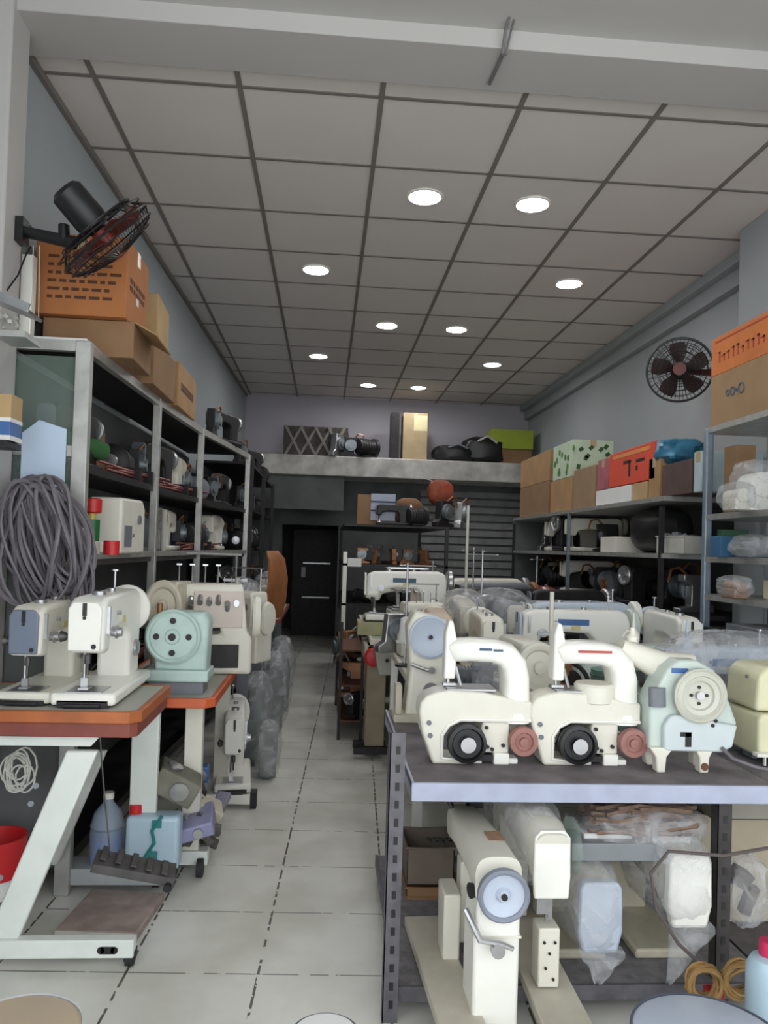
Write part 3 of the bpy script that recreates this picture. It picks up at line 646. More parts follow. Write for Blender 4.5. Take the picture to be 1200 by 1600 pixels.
# long white tube and lamp like bracket at far left
o = MB().bb(-.022, .022, -.022, .022, 0, .32).build('white_duct', whiteM, bevel=.003); o.location = (-1.165, 3.02, ZT + .013); tag(o, 'white cable duct piece standing on the cabinet below the left fan', 'duct')
hd = empty('metal_tray', at(20, 480, y=2.66), 0, 'metal tray with small white parts at the top left edge', 'tray')
MB().box((0, 0, 0), (.16, .12, .01), (0, .35, 0)).box((0, -.06, .01), (.16, .006, .03), (0, .35, 0)).build('plate', steelM, hd)
gq = MB(); rnd = random.Random(2)
for k in range(14): gq.box((rnd.uniform(-.06, .0), rnd.uniform(-.05, .05), -.02 - rnd.uniform(.0, .05)), (.014, .014, .012), (rnd.random(), rnd.random(), 0))
tag(gq.build('small_parts', cabwM, hd), kind='stuff')
o = MB().bb(-.35, .03, 0, .006, -.01, .01); 
wb = empty('wall_shelf', (at(0, 515, y=2.60).x - .02, 2.60, at(0, 515, y=2.6).z), 0, 'narrow shelf with white printed boxes at the left edge', 'shelf')
MB().bb(.0, .10, .0, .14, -.02, 0).build('board', alumM, wb)
for z, d in ((.0, 'x'),): pass
def plainbox(name, c, d, m, label, cat='box', rz=0, bevel=.003):
    o = MB().bb(-d[0] / 2, d[0] / 2, -d[1] / 2, d[1] / 2, 0, d[2]).build(name, m, bevel=bevel); o.location = c; o.rotation_euler = (0, 0, rz); return tag(o, label, cat)
q = at(10, 690, y=2.70)
cx = empty('printed_carton', (q.x - .06, 2.70, q.z), 0, 'blue, white and cream printed carton at the left edge by the hose coil', 'box')
MB().bb(-.09, .09, -.05, .05, 0, .07).build('body', blueM, cx, bevel=.003); MB().bb(-.09, .09, -.05, .05, .07, .155).build('lid', kraftlM, cx, bevel=.003); MB().bb(-.091, .091, -.051, .051, .0, .016).bb(-.091, .091, -.051, .051, .062, .075).build('white_band', paperM, cx)
pb = empty('bracket_shelf', (q.x - .14, 2.70, q.z - .012), 0, 'small steel shelf carrying the blue printed carton', 'shelf')
MB().bb(0, .16, -.07, .075, -.01, .01).build('plate', darkM, pb)

# ---------------------------------------------------------------- coil of hoses
cl = MB(); rnd = random.Random(11)
hk = at(62, 752, y=2.84)
for k in range(26):
    w_ = rnd.uniform(.04, .14); h_ = rnd.uniform(.34, .52); sk = rnd.uniform(.02, .17); yy = rnd.uniform(-.05, .05); pts = []
    xs = rnd.uniform(-.045, .03)
    for i in range(30):
        t = 2 * math.pi * i / 30
        z = -h_ / 2 + h_ / 2 * math.cos(t); xw = w_ * math.sin(t) * (1 + .25 * math.sin(t * 2 + k))
        pts.append(hk + V((xw + xs - sk * (z / h_) * 1.0, yy + .02 * math.sin(3 * t + k), z + .02 * math.sin(k))))
    cl.tube(pts, rnd.uniform(.0055, .0085), 6, True)
ho = cl.build('hose_coil', cableM); tag(ho, 'big bundle of grey cable loops hanging on the cabinet corner', 'cable coil')

# ---------------------------------------------------------------- table 1 with its stand
t1 = table(-1.21, -.555, 2.45, 2.935, .78, lamM, woodM, apron=redwoodM)
tag(t1, 'grey machine table with thick orange wooden edge, nearest on the left', 'table')
tx, ty = t1.location.x, t1.location.y
L1 = lambda p: V(p) - V((tx, ty, 0))
def plate(mb, a, b2, wd, th, axis='x'):
    a, b2 = V(a), V(b2); h = V((wd / 2, 0, 0)); t = V((0, th / 2, 0))
    if axis == 'y': h, t = V((0, wd / 2, 0)), V((th / 2, 0, 0))
    vs = [a - h - t, a + h - t, a + h + t, a - h + t, b2 - h - t, b2 + h - t, b2 + h + t, b2 - h + t]
    return mb.add(vs, [(0, 1, 2, 3), (4, 5, 6, 7), (0, 1, 5, 4), (1, 2, 6, 5), (2, 3, 7, 6), (3, 0, 4, 7)])
pw = mat('powder white steel', (226, 232, 226), .35, var=.05, scale=10)
MB().prism([(-.325, 0), (.2, 0), (.17, -.035), (-.325, -.035)], -.2, -.17).bb(-.325, .14, -.17, .2, -.02, 0).build('under_rail', pw, t1, loc=(0, 0, .70))
plate(MB(), L1(at(130, 1172, y=2.50)), L1(at(0, 1478, y=2.47)), .095, .03).build('leg', pw, t1, bevel=.006)
h_ = MB()
for p in ((56, 1228), (48, 1256), (0, 1372)): h_.cyl(L1(at(p[0], p[1], y=2.48)), L1(at(p[0], p[1], y=2.462)), .009, n=12)
h_.build('leg_bolt', greyM, t1)
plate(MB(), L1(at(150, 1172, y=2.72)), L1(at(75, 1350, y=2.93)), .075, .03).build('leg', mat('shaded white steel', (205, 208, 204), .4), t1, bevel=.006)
plate(MB(), L1((-.635, 2.91, .70)), L1((-.665, 3.06, .07)), .10, .035).build('leg', pw, t1, bevel=.006)
MB().bb(L1((-1.2, 0, 0)).x, L1((-.545, 0, 0)).x, L1((0, 2.44, 0)).y, L1((0, 2.48, 0)).y, .035, .09).build('foot_beam', pw, t1, bevel=.004)
MB().bb(L1((-.93, 0, 0)).x, L1((-.565, 0, 0)).x, L1((0, 2.96, 0)).y, L1((0, 3.09, 0)).y, .03, .09).build('foot_beam', mat('grey white steel', (186, 190, 192), .4, var=.1), t1, bevel=.004)
q = L1(at(168, 1485, y=2.44)); MB().cyl((q.x - .02, q.y + .004, q.z), (q.x - .02, q.y - .002, q.z), .011).cyl((q.x + .02, q.y + .004, q.z), (q.x + .02, q.y - .002, q.z), .011).bb(q.x - .02, q.x + .02, q.y - .002, q.y + .004, q.z - .011, q.z + .011).build('beam_slot', blackM, t1)
for x, y in ((-.56, 2.47), (-.6, 3.02)):
    q = L1((x, y, 0)); k = MB(); castor(k, q.x, q.y, .026); k.bb(q.x - .016, q.x + .016, q.y - .02, q.y + .02, .02, .05); k.build('castor', rubberM, t1)
q = at(210, 1368, y=2.66)
pd = empty('foot_pedal', (-.60, 2.66, .20), 0, 'dark ribbed foot pedal hanging under the nearest left table', 'pedal')
k = MB().box((0, 0, .02), (.27, .13, .028), (0, .24, .15)); 
for i in range(5): k.box((-.1 + i * .05, 0, .045 - (-.1 + i * .05) * .24), (.02, .11, .006), (0, .24, .15))
k.build('plate', mat('grey rubber', (88, 84, 84), .7, var=.2, scale=20), pd, bevel=.004); MB().cyl((.12, -.07, -.02), (.12, .07, -.02), .012).build('rod', darkM, pd)
MB().tube([(-.08, 0, .05), (-.12, .02, .3), (-.16, .05, .58)], .0028, 6).build('pull_rod', dsteelM, pd)

# machines on table 1
A1 = sewing(whiteM, whiteM, whiteM, 'flat', seed=1)
put(A1, (at(133, 980, y=2.5).x, 2.74, .7815), math.pi / 2 + .0, 'white sewing machine head with its face to the shop front, on the nearest left table', None, (1.0, 1.12, 1.16))
G1 = sewing(creamM, mat('slate face plate', (112, 122, 140), .4, var=.05), creamM, 'flat', seed=2)
put(G1, (at(36, 975, y=2.5).x, 2.74, .7815), math.pi / 2 - .02, 'cream sewing machine head with slate grey face plate at the left picture edge', None, (.9, 1.0, 1.05))
# green wheel machine
gw = empty('zigzag_machine', (at(264, 1050, y=2.9).x, 3.07, .7705), 0, 'sea green machine with a big grooved disc wheel beside the white head', 'sewing machine')
MB().bb(-.13, .12, -.02, .14, 0, .045).build('bed', seagreenM, gw, bevel=.006); MB().bb(-.11, .10, 0, .13, -.05, 0).build('base', greyM, gw)
MB().prism([(-.09, .04), (.11, .04), (.115, .24), (.09, .27), (-.07, .27), (-.1, .2)], 0, .12).build('body', seagreenM, gw, bevel=.012)
MB().lathe([(0, 0), (.1, 0), (.106, .01), (.106, .02), (.098, .026), (.09, .02), (.084, .024), (.03, .02), (.026, .03), (0, .03)], (-.02, 0, .175), (0, -1, 0), 40).build('disc_wheel', seagreenM, gw)
kk = MB()
for a in range(4): kk.lathe([(0, 0), (.012, 0), (.012, .005), (0, .005)], (-.02 + .062 * math.cos(a * math.pi / 2), -.022, .175 + .062 * math.sin(a * math.pi / 2)), (0, -1, 0), 14)
kk.lathe([(0, 0), (.014, 0), (.014, .008), (0, .008)], (-.02, -.028, .175), (0, -1, 0)).build('wheel_hole', darkM, gw)
MB().bb(-.1, -.03, .0, .05, .22, .25).cyl((-.08, .02, .25), (-.08, .02, .3), .01).build('clamp', copperM, gw)

# ---------------------------------------------------------------- table 2 and what stands on it
t2 = table(-.87, -.40, 2.98, 4.25, .72, lamM, mat('bright orange wood edge', (205, 98, 58), .45, var=.1))
tag(t2, 'grey machine table with orange wooden edge, second on the left', 'table')
tx, ty = t2.location.x, t2.location.y; L2 = lambda p: V(p) - V((tx, ty, 0))
for x, y in ((-.50, 3.17), (-.50, 4.05)):
    q = L2((x, y, 0)); MB().bb(q.x - .035, q.x + .035, q.y - .025, q.y + .025, .06, .69).build('leg', creamM, t2, bevel=.004)
q = L2((-.46, 3.16, 0))
MB().bb(q.x - .38, q.x + .035, q.y - .03, q.y + .03, .035, .09).build('foot_beam', pw, t2, bevel=.004)
k = MB(); castor(k, q.x + .01, q.y - .05, .035); k.build('castor', rubberM, t2)
q = L2((-.46, 4.1, 0)); MB().bb(q.x - .38, q.x + .03, q.y - .03, q.y + .03, .03, .09).build('foot_beam', pw, t2, bevel=.004)
W2 = put(sewing(beigeM, beigeM, beigeM, 'flat', simple=True), (at(256, 960, y=3.3).x, 3.52, .7215), -math.pi / 2, 'beige machine head turned wheel to the shop front behind the green one', None, (.9, 1, 1.38))
OV = overlock()
put(OV, (at(322, 1000, y=3.55).x, 3.62, .7215), .12, 'pinkish cream overlock machine full of thread guides on the second left table', None, (1.15, 1.05, 1.5))
OV2 = put(OV, (at(372, 990, y=3.95).x, 4.0, .7215), -.5, 'smaller overlock machine behind the pinkish cream one', None, (.9, .9, 1.3))
TS = empty('thread_stand', (-.44, 3.98, .7205), 0, 'cream thread stand post at the edge of the second left table', 'thread stand')
MB().cyl((0, 0, 0), (0, 0, .42), .011, n=12).build('post', creamM, TS); MB().bb(-.07, .05, -.01, .01, .4, .415).bb(-.09, .07, -.012, .012, .22, .235).build('arm', steelM, TS); MB().lathe([(.05, 0), (.05, .012), (.0, .014)]).build('base', darkM, TS)
DM = sewing(steelM, creamM, darkM, 'flat', simple=True, wrap=True, seed=6)

# ---------------------------------------------------------------- under the left tables
jc = empty('jerrycan', (at(238, 1335, y=2.96).x, 2.985, .001), 0, 'pale blue plastic canister with teal ties beside the table leg', 'canister')
MB().bb(-.088, .088, -.045, .045, 0, .185).build('body', jerryM, jc, bevel=.016, seg=3)
MB().cyl((-.065, 0, .18), (-.065, 0, .215), .02).build('cap', redM, jc)
MB().tube([(.03, -.048, .19), (.0, -.052, .14), (.01, -.052, .10), (-.02, -.05, .05), (.0, -.05, .02)], .006, 6).bb(-.015, .02, -.053, -.046, .03, .07).bb(.0, .03, -.053, -.046, .15, .175).build('teal_tie', tealM, jc)
jc.location.z = .0905; jc.scale = (1.12, 1, 1.08)
bt = empty('water_bottle', (at(163, 1335, y=3.0).x, 3.03, .0905), 0, 'clear plastic bottle of blue liquid under the nearest left table', 'bottle')
MB().lathe([(0, 0), (.062, 0), (.064, .01), (.064, .12), (.06, .13), (.064, .14), (.05, .19), (.02, .225), (.018, .24)], n=28).build('shell', bottleM, bt)
MB().lathe([(0, .004), (.058, .004), (.06, .012), (.06, .10), (0, .10)], n=28).build('liquid', waterM, bt)
MB().cyl((0, 0, .24), (0, 0, .262), .02).build('cap', creamM, bt)
tr = empty('cardboard_tray', (at(180, 1420, z=.02).x, 2.77, .0005), -.1, 'worn brown cardboard tray flat on the floor under the pedal', 'cardboard')
MB().bb(-.135, .135, -.15, .15, 0, .03).build('body', mat('worn brown card', (172, 154, 146), .85, var=.2, scale=14), tr, bevel=.006); MB().bb(-.136, .136, -.151, -.147, .002, .026).build('side_label', cabwM, tr)
cc = MB()
rnd = random.Random(4)
for k_ in range(9):
    c0 = at(30 + rnd.uniform(-8, 10), 1205 + rnd.uniform(-10, 10), y=2.7); a_, b_2 = rnd.uniform(.03, .05), rnd.uniform(.04, .075)
    cc.tube([c0 + V((a_ * math.cos(t), rnd.uniform(-.004, .004), b_2 * math.sin(t) - .01 * k_ / 4)) for t in [2 * math.pi * i / 20 for i in range(20)]], .0035, 5, True)
tag(cc.build('cable_tangle', cabwM), 'tangle of pale cable loops under the nearest left tabletop', 'cable coil')
rd = empty('red_bucket', (at(0, 1290, y=2.72).x - .02, 2.75, .1), 0, 'red and white plastic tub behind the slanted table leg', 'tub')
MB().lathe([(0, .0), (.07, 0), (.085, .13), (.08, .13)]).build('body', paperM, rd); MB().lathe([(.09, .07), (.098, .2), (.09, .2), (.08, .08)]).build('red_rim', redM, rd)
rd.location.z = .0915
for (px, py, yy, d, m_, nme, lab, rr) in [
    (275, 1222, 3.06, (.17, .14, .10), mat('grey green casing', (128, 126, 112), .6, var=.25), 'gear_casing', 'tilted grey green gear casing in the junk pile under the second table', (.1, .5, .2)),
    (305, 1285, 3.12, (.15, .2, .055), mat('lavender plastic', (150, 150, 186), .45, var=.12), 'lavender_tray', 'lavender plastic tray on the junk pile beside the canister', (.1, -.25, .1)),
    (318, 1258, 3.25, (.16, .12, .05), beigeM, 'beige_cover', 'beige machine cover resting on the lavender tray', (.2, .5, .3)),
    (338, 1268, 3.36, (.06, .24, .03), mat('grey lavender bar', (140, 138, 156), .5, var=.1), 'cover_bar', 'greyish lavender bar leaning at the aisle side of the junk pile', (.35, .1, -.15)),
    (312, 1208, 3.45, (.08, .07, .07), blueM, 'blue_box', 'small blue box behind the gear casing', (0, 0, .1)),
    (300, 1235, 3.3, (.10, .10, .06), darkM, 'iron_block', 'dark iron block between gear casing and beige cover', (.2, .3, .4))]:
    q = at(px, py, y=yy); o = empty(nme, q, 0, lab, 'machine part', rot=rr)
    MB().bb(-d[0] / 2, d[0] / 2, -d[1] / 2, d[1] / 2, -d[2] / 2, d[2] / 2).build('body', m_, o, bevel=.008, seg=3)
    MB().cyl((d[0] * .1, -d[1] / 2 - .012, 0), (d[0] * .1, -d[1] / 2, 0), min(d) * .35).cyl((-d[0] * .2, 0, d[2] / 2), (-d[0] * .2, 0, d[2] / 2 + .01), min(d) * .3).build('boss', steelM, o)
jb = MB(); rnd = random.Random(8)
for k_ in range(40):
    q = at(rnd.uniform(270, 335), rnd.uniform(1275, 1318), y=rnd.uniform(3.1, 3.4)); q.z = max(q.z, .02)
    jb.box(q, (rnd.uniform(.02, .07), rnd.uniform(.02, .06), rnd.uniform(.01, .03)), (rnd.random(), rnd.random(), rnd.random()))
tag(jb.build('scrap_parts', mat('mixed metal scrap', (120, 116, 112), .5, .3, var=.3, scale=30)), 'pile of small metal scrap under the junk beside the canister', 'scrap', kind='stuff')
# upright machine standing on end below table 2
um = sewing(whiteM, whiteM, whiteM, 'flat', simple=False)
put(um, (at(358, 1230, y=3.95).x, 4.12, .0705), math.pi / 2 + .1, 'white machine head on the floor beam at the aisle edge under the second table', None, (.95, 1.0, 1.3))
uf = empty('machine_foot_beam', (at(385, 1225, y=4.0).x - .05, 3.93, .0005), 0, 'white foot beam with black ends under the low white machine head', 'beam')
MB().bb(-.14, .08, -.03, .03, .02, .07).build('beam', whiteM, uf, bevel=.004); MB().bb(.08, .11, -.032, .032, 0, .08).bb(-.15, -.14, -.03, .03, 0, .07).build('end_cap', rubberM, uf)
# table 3 further back, wrapped machines, leaning wood
t3 = table(-.755, -.36, 4.35, 5.6, .72, greenlamM, redwoodM)
tag(t3, 'pale green machine table, third on the left', 'table')
tx, ty = t3.location.x, t3.location.y; L3 = lambda p: V(p) - V((tx, ty, 0))
for y in (4.5, 5.45):
    q = L3((-.45, y, 0)); MB().bb(q.x - .03, q.x + .03, q.y - .025, q.y + .025, 0, .69).build('leg', greyM, t3)
t4 = table(-.615, -.33, 5.95, 7.6, .74, greenlamM, redwoodM)
tag(t4, 'pale machine table with red brown edge, farthest on the left', 'table')
tx, ty = t4.location.x, t4.location.y; L4 = lambda p: V(p) - V((tx, ty, 0))
for y in (6.1, 7.4):
    q = L4((-.42, y, 0)); MB().bb(q.x - .03, q.x + .03, q.y - .025, q.y + .025, 0, .71).build('leg', greyM, t4)
q = at(424, 925, y=6.3)
wp = empty('curved_wood_panel', (-.40, 6.0, .7405), 0, 'upright curved orange brown wooden panel on the farthest left table', 'wood panel')
MB().sweep([((0, 0, 0), .25, .012), ((.03, .05, .12), .25, .012), ((.04, .1, .3), .24, .012), ((.02, .14, .46), .2, .012), ((-.02, .18, .52), .15, .01)], n=16, e=6, side=(.25, 1, 0)).build('panel', mat('orange brown wood', (170, 108, 62), .5, var=.2, scale=6), wp)
put(DM, (-.57, 4.7, .7215), 1.5, 'machine head wrapped in clear plastic, nearest on the third left table', None, .95)
put(DM, (-.55, 5.28, .7215), 1.65, 'machine head wrapped in clear plastic, farther on the third left table', None, 1.0)
put(DM, (-.52, 7.2, .7415), 1.5, 'machine head wrapped in clear plastic at the back of the farthest left table', None, .9)
put(OV, (-.48, 6.7, .7415), 1.4, 'overlock machine in front of the wrapped head on the farthest left table', None, .8)
# wrapped machines on the floor under the far left tables
for k_, (px, py, yy, s_) in enumerate(((405, 1120, 4.75, .8), (432, 1075, 5.5, .85), (442, 1040, 6.2, .9), (425, 1150, 4.45, .6))):
    q = at(px, py, y=yy); bg = empty('wrapped_motor', (q.x - .02, yy, .0), 0, ['grey green bag wrapped machine on the floor, nearest of the wrapped row', 'bag wrapped machine on the floor behind the nearest wrapped one', 'bag wrapped machine farthest back under the left tables', 'small bag wrapped part at the aisle edge in front of the row'][k_], 'wrapped machine')
    h2 = .26 * s_ + (.06 if k_ < 3 else 0)
    wobble_blob((0, 0, h2), (.12 * s_, .22 * s_, h2), 20 + k_, .14).build('plastic_wrap', wrapM, bg)
    MB().lathe([(.05, 0), (.08 * s_, .02), (.09 * s_, h2 * 1.1), (.05, h2 * 1.7)], n=18).bb(-.06 * s_, .06 * s_, -.15 * s_, .15 * s_, .02, h2).build('core', mat('grey green iron', (120, 128, 126), .5, .2, var=.12, scale=7), bg)

# ================================================================ RIGHT: the slotted steel rack in front
rackM = mat('slotted grey steel', (112, 110, 116), .5, .35, var=.2, scale=20)
rackdM = mat('slotted dark steel', (70, 66, 66), .5, .35, var=.2, scale=20)
ZR = .655
rr = empty('steel_rack', (.22, 2.16, 0), 0, 'low slotted steel rack with the white machines on it, front right', 'rack')
X0, Y0 = .22, 2.16
def slot_post(x, y, h, m, sx=1):
    p = MB().bb(x - .003, x + .04 * sx, y, y + .003, 0, h).bb(x - .003 * sx, x, y, y + .04, 0, h).build('post', m, rr)
    k = MB(); z = .04
    while z < h - .02:
        k.bb(x + (.014 if sx > 0 else -.026), x + (.026 if sx > 0 else -.014), y - .0012, y + .0005, z, z + .022); z += .05
    k.build('slots', blackM, p)
slot_post(-.018, .0, .80, rackM); slot_post(.06, .90, .62, rackM)
slot_post(.955, .04, ZR - .055, rackdM); slot_post(1.68, .04, ZR - .055, rackdM, -1)
MB().bb(.045, 1.12, .03, 1.0, ZR - .018, ZR).build('shelf_board', boardM, rr)
MB().bb(.045, 1.12, .02, .03, ZR - .052, ZR + .001).bb(.045, .054, .03, 1.0, ZR - .052, ZR + .001).build('shelf_lip', mat('bluish grey steel', (176, 182, 204), .4, .3, var=.1, scale=12), rr, bevel=.002)
MB().bb(1.13, 1.7, .03, 1.0, ZR - .018, ZR - .004).bb(1.13, 1.7, .02, .03, ZR - .05, ZR - .003).build('shelf_board', rackM, rr)
MB().bb(.025, 1.12, .03, .95, .07, .085).build('low_shelf_board', mat('speckled grey board', (138, 134, 138), .7, var=.2, scale=30), rr)
MB().bb(.025, 1.12, .02, .03, .045, .088).bb(.02, .03, .03, .95, .045, .088).build('low_shelf_lip', rackM, rr)
MB().bb(1.13, 1.7, .03, .95, .07, .085).build('low_shelf_board', rackM, rr)

def on(px, py, y, z): q = at(px, py, y=y); return V((q.x, y, z))
A = machine_c()
pA = at(730, 1140, y=2.36)
ins = MB().box((.02, -.0585, .362), (.04, .002, .008)).box((.06, -.0605, .36), (.03, .002, .007)).build('badge', blueinkM, A)
put(A, (pA.x + .035 * .98, 2.43, ZR + .0005), 0, 'white C shaped cylinder arm machine at the left end of the rack top', None, .98)
Bm = machine_c(drum=True)
MB().box((.02, -.0585, .362), (.11, .002, .008)).build('badge', mat('red badge', (200, 90, 80), .6), Bm)
pB = at(903, 1140, y=2.36)
put(Bm, (pB.x + .035 * .98, 2.43, ZR + .0005), 0, 'white C shaped machine with round drum, middle of the rack top', None, .98)
Cm = machine_wheel()
pC = at(1094, 1072, y=2.30)
put(Cm, (pC.x, 2.37, ZR + .0005), 0, 'pale green machine with large cream handwheel on the rack top', None, .95)
tag(Cm, cat='sewing machine')
# right end machines
ycm = empty('cream_motor_box', (at(1200, 1160, y=2.5).x + .02, 2.52, ZR - .001), 0, 'yellowed cream machine cover at the right picture edge of the rack top', 'sewing machine')
MB().prism([(-.10, .02), (.14, .02), (.14, .16), (-.09, .16), (-.10, .14)], -.1, .12).build('lower_body', yellowM, ycm, bevel=.012, seg=3)
MB().prism([(-.10, .165), (.14, .165), (.14, .31), (-.06, .31), (-.09, .28)], -.08, .12).build('upper_cover', yellowM, ycm, bevel=.014, seg=3)
MB().cyl((-.095, -.02, .27), (-.101, -.02, .27), .006).bb(-.08, -.06, -.03, .03, 0, .02).bb(.08, .1, -.03, .03, 0, .02).build('foot', greyM, ycm)
MB().bb(-.12, .0, -.13, -.10, .03, .04).bb(-.09, -.085, -.12, -.11, 0, .03).bb(-.03, -.025, -.12, -.11, 0, .03).build('side_plate', whiteM, ycm)
cb = MB().tube([at(1128, 1175, y=2.3), at(1145, 1192, y=2.26) , at(1180, 1205, y=2.22), at(1215, 1212, y=2.2)], .006, 6)
o = cb.build('cable', cableM); tag(o, 'grey cable curling off the rack top at the right edge', 'cable'); o.location.z = .012
bw = sewing(paleblueM, paleblueM, greenM, 'flat', badge=blueM, wrap=True, seed=31)
put(bw, (at(1125, 1080, y=2.95).x, 2.93, ZR + .0005), 0.1, 'pale blue machine with blue badge in clear wrap behind the cream handwheel', None, (1.0, 1, 1.05))
sg = sewing(greenM, greenM, greenM, 'flat', simple=True)
put(sg, (at(985, 1050, y=3.0).x + .03, 3.05, ZR + .0005), .05, 'pale green machine head lying behind the middle white machine', None, 1.0)
for k_, (px, py, lab) in enumerate(((990, 975, 'cream oil can with thin spout standing above the pale green head'), (1074, 968, 'pale blue oil can with thin spout left of the blue badge machine'))):
    oc = empty('oil_can', on(px, py, 3.0 - .08 * k_, ZR + .314 if k_ == 0 else ZR + .30), 0, lab, 'oil can')
    MB().lathe([(0, 0), (.022, 0), (.024, .01), (.024, .035), (.01, .055), (.008, .065), (.002, .12), (0, .12)]).build('body', creamM if k_ == 0 else wheelblueM, oc)
    MB().tube([(.0, 0, .05), (-.03, 0, .045), (-.045, 0, .02)], .005, 6).build('handle', creamM, oc)
# tall machine with blue grey wheel on the back left of the rack
bl = empty('post_machine', (on(665, 1100, 2.93, 0).x, 2.95, ZR + .0005), 0, 'cream upright machine with large blue grey disc wheel, back left of the rack', 'sewing machine')
MB().prism([(-.07, 0), (.07, 0), (.065, .03), (.085, .18), (.075, .33), (.05, .40), (-.05, .42), (-.075, .36), (-.06, .2), (-.075, .03)], 0, .13).build('body', creamM, bl, bevel=.015, seg=3)
MB().lathe([(0, 0), (.075, 0), (.082, .006), (.082, .018), (.074, .022), (.066, .016), (.012, .012), (.010, .02), (0, .02)], (.012, 0, .325), (0, -1, 0), 40).build('handwheel', wheelblueM, bl)
MB().cyl((.012, -.02, .325), (.012, -.026, .325), .008).build('wheel_nut', darkM, bl)
MB().tube([(-.06, -.01, .22), (.0, -.02, .20), (.02, -.02, .20)], .007, 8).cyl((.02, -.03, .2), (.02, 0, .2), .012).cyl((.02, -.01, .12), (.02, 0, .12), .03).build('lever', steelM, bl)
MB().bb(-.12, -.02, -.03, .1, 0, .03).bb(-.115, -.09, -.02, .06, .03, .14).build('bed', beigeM, bl, bevel=.004)
pkb = sewing(mat('brownish cream', (206, 184, 160), .45, var=.12), creamM, creamM, 'flat', simple=True)
put(pkb, (.54, 3.62, .7215), 1.5, 'brownish cream machine head just behind the blue grey disc wheel', None, 1.0)
# white round wheel between the two C machines
ww = sewing(creamM, creamM, creamM, 'flat', simple=True)
put(ww, (on(812, 1000, 2.9, 0).x, 2.86, ZR + .0005), -math.pi / 2, 'cream machine with its round wheel showing between the two C shaped machines', None, (.85, 1, 1.12))
tg = empty('green_drum', (on(930, 1060, 2.95, 0).x, 2.78, ZR + .0005), 0, 'sea green ribbed drum seen through the opening of the middle white machine', 'drum')
k = MB(); k.lathe([(0, 0), (.075, 0), (.075, .24), (0, .24)]); k.build('body', mat('grey sea green', (110, 146, 134), .5, var=.08), tg)
k = MB()
for z in (.04, .1, .16, .22): k.torus((0, 0, z), (0, 0, 1), .075, .004, 28, 5)
k.build('rib', mat('grey sea green dark', (96, 128, 118), .5), tg)
rl = empty('copper_wheel_unit', (on(886, 1050, 2.7, 0).x, 2.68, ZR + .0005), .3, 'brass and dark wheel unit seen through the middle white machine', 'machine part')
MB().torus((0, 0, .20), (1, .6, 0), .075, .008, 32, 8).lathe([(0, -.02), (.05, -.02), (.055, 0), (.03, .02), (0, .02)], (0, 0, .20), (1, .6, 0)).build('wheel', darkM, rl); MB().cyl((-.03, -.02, .26), (-.03, .02, .26), .03).cyl((-.05, 0, .16), (-.02, 0, .2), .02).build('brass_cap', copperM, rl); MB().bb(-.03, .03, -.04, .04, 0, .13).build('foot', greyM, rl)
wg = empty('wrapped_parts', (on(765, 1050, 2.75, 0).x, 2.72, ZR + .0005), 0, 'wrapped grey gearbox seen through the left C shaped machine', 'machine part')
MB().bb(-.06, .0, -.04, .05, .0, .26).cyl((-.03, -.05, .21), (-.03, -.04, .21), .02).cyl((-.03, -.05, .15), (-.03, -.04, .15), .02).bb(-.075, .02, -.05, -.02, .24, .26).build('gearbox', greyM, wg, bevel=.004)
wobble_blob((.04, 0, .15), (.11, .08, .15), 41, .12).build('plastic_wrap', wrapM, wg)

# ---------------------------------------------------------------- under the rack
ZB = .0855
def kit(nme, q, lab, cat='sewing machine', rz=0): return empty(nme, q, rz, lab, cat)
q = at(783, 1392, y=1.98)
p1 = kit('post_bed_machine', (q.x, 1.96, ZB), 'cream post bed machine with blue grey handwheel facing out, under the rack')
zc = q.z - ZB
MB().sweep([((0, .05, zc + .01), .062, .066), ((0, .2, zc + .015), .058, .058), ((-.005, .42, zc + .01), .056, .05), ((-.01, .52, zc), .052, .056), ((-.01, .54, zc), .04, .045)], n=24, e=3.4, side=(1, 0, 0)).build('arm', creamM, p1)
MB().lathe([(0, 0), (.056, 0), (.056, .016), (.05, .012), (.02, .008), (.014, .02), (0, .02)], (0, .005, zc), (0, -1, 0), 44).build('handwheel', wheelblueM, p1)
MB().lathe([(.054, -.002), (.066, 0), (.067, .02), (.061, .026), (.054, .02)], (0, .005, zc), (0, -1, 0), 44, True).build('wheel_rim', mat('slate rim', (140, 146, 160), .45, var=.1), p1)
MB().cyl((0, -.012, zc), (0, -.022, zc), .008).build('wheel_nut', darkM, p1)
MB().prism([(-.065, 0), (.055, 0), (.055, zc - .03), (.045, zc), (-.055, zc), (-.065, zc - .12)], .03, .17).build('pillar', whiteM, p1, bevel=.008)
MB().bb(-.068, .058, .026, .174, zc - .125, zc - .119).build('pillar_seam', creamM, p1)
MB().box((-.095, .10, .02), (.12, .95, .03), (0, 0, .0)).build('base_plank', mat('worn white plank', (206, 200, 184), .7, var=.2, scale=14, stain=(120, 100, 80)), p1, rot=(0, 0, .05), bevel=.003)
MB().prism([(.30, .03), (.40, .03), (.42, zc * .62), (.30, zc * .62)], -.10, -.05, 'yz').build('side_plate', creamM, p1, bevel=.006)
MB().bb(-.035, .035, .40, .47, .03, zc - .08).build('needle_post', creamM, p1, bevel=.006)
MB().tube([(-.09, .03, zc - .05), (-.055, .0, zc - .115), (.0, .0, zc - .125), (.03, -.005, zc - .135)], [.008, .009, .008, .006], 8).lathe([(.006, -.01), (.018, -.01), (.018, .01), (.006, .01)], (-.01, -.002, zc - .14), (0, 1, 0), 12).build('knee_lever', steelM, p1)
MB().lathe([(.0, 0), (.018, 0), (.02, .01), (0, .012)], (-.062, .07, zc - .02), (-1, -.3, 0), 20).build('stitch_dial', darkM, p1)
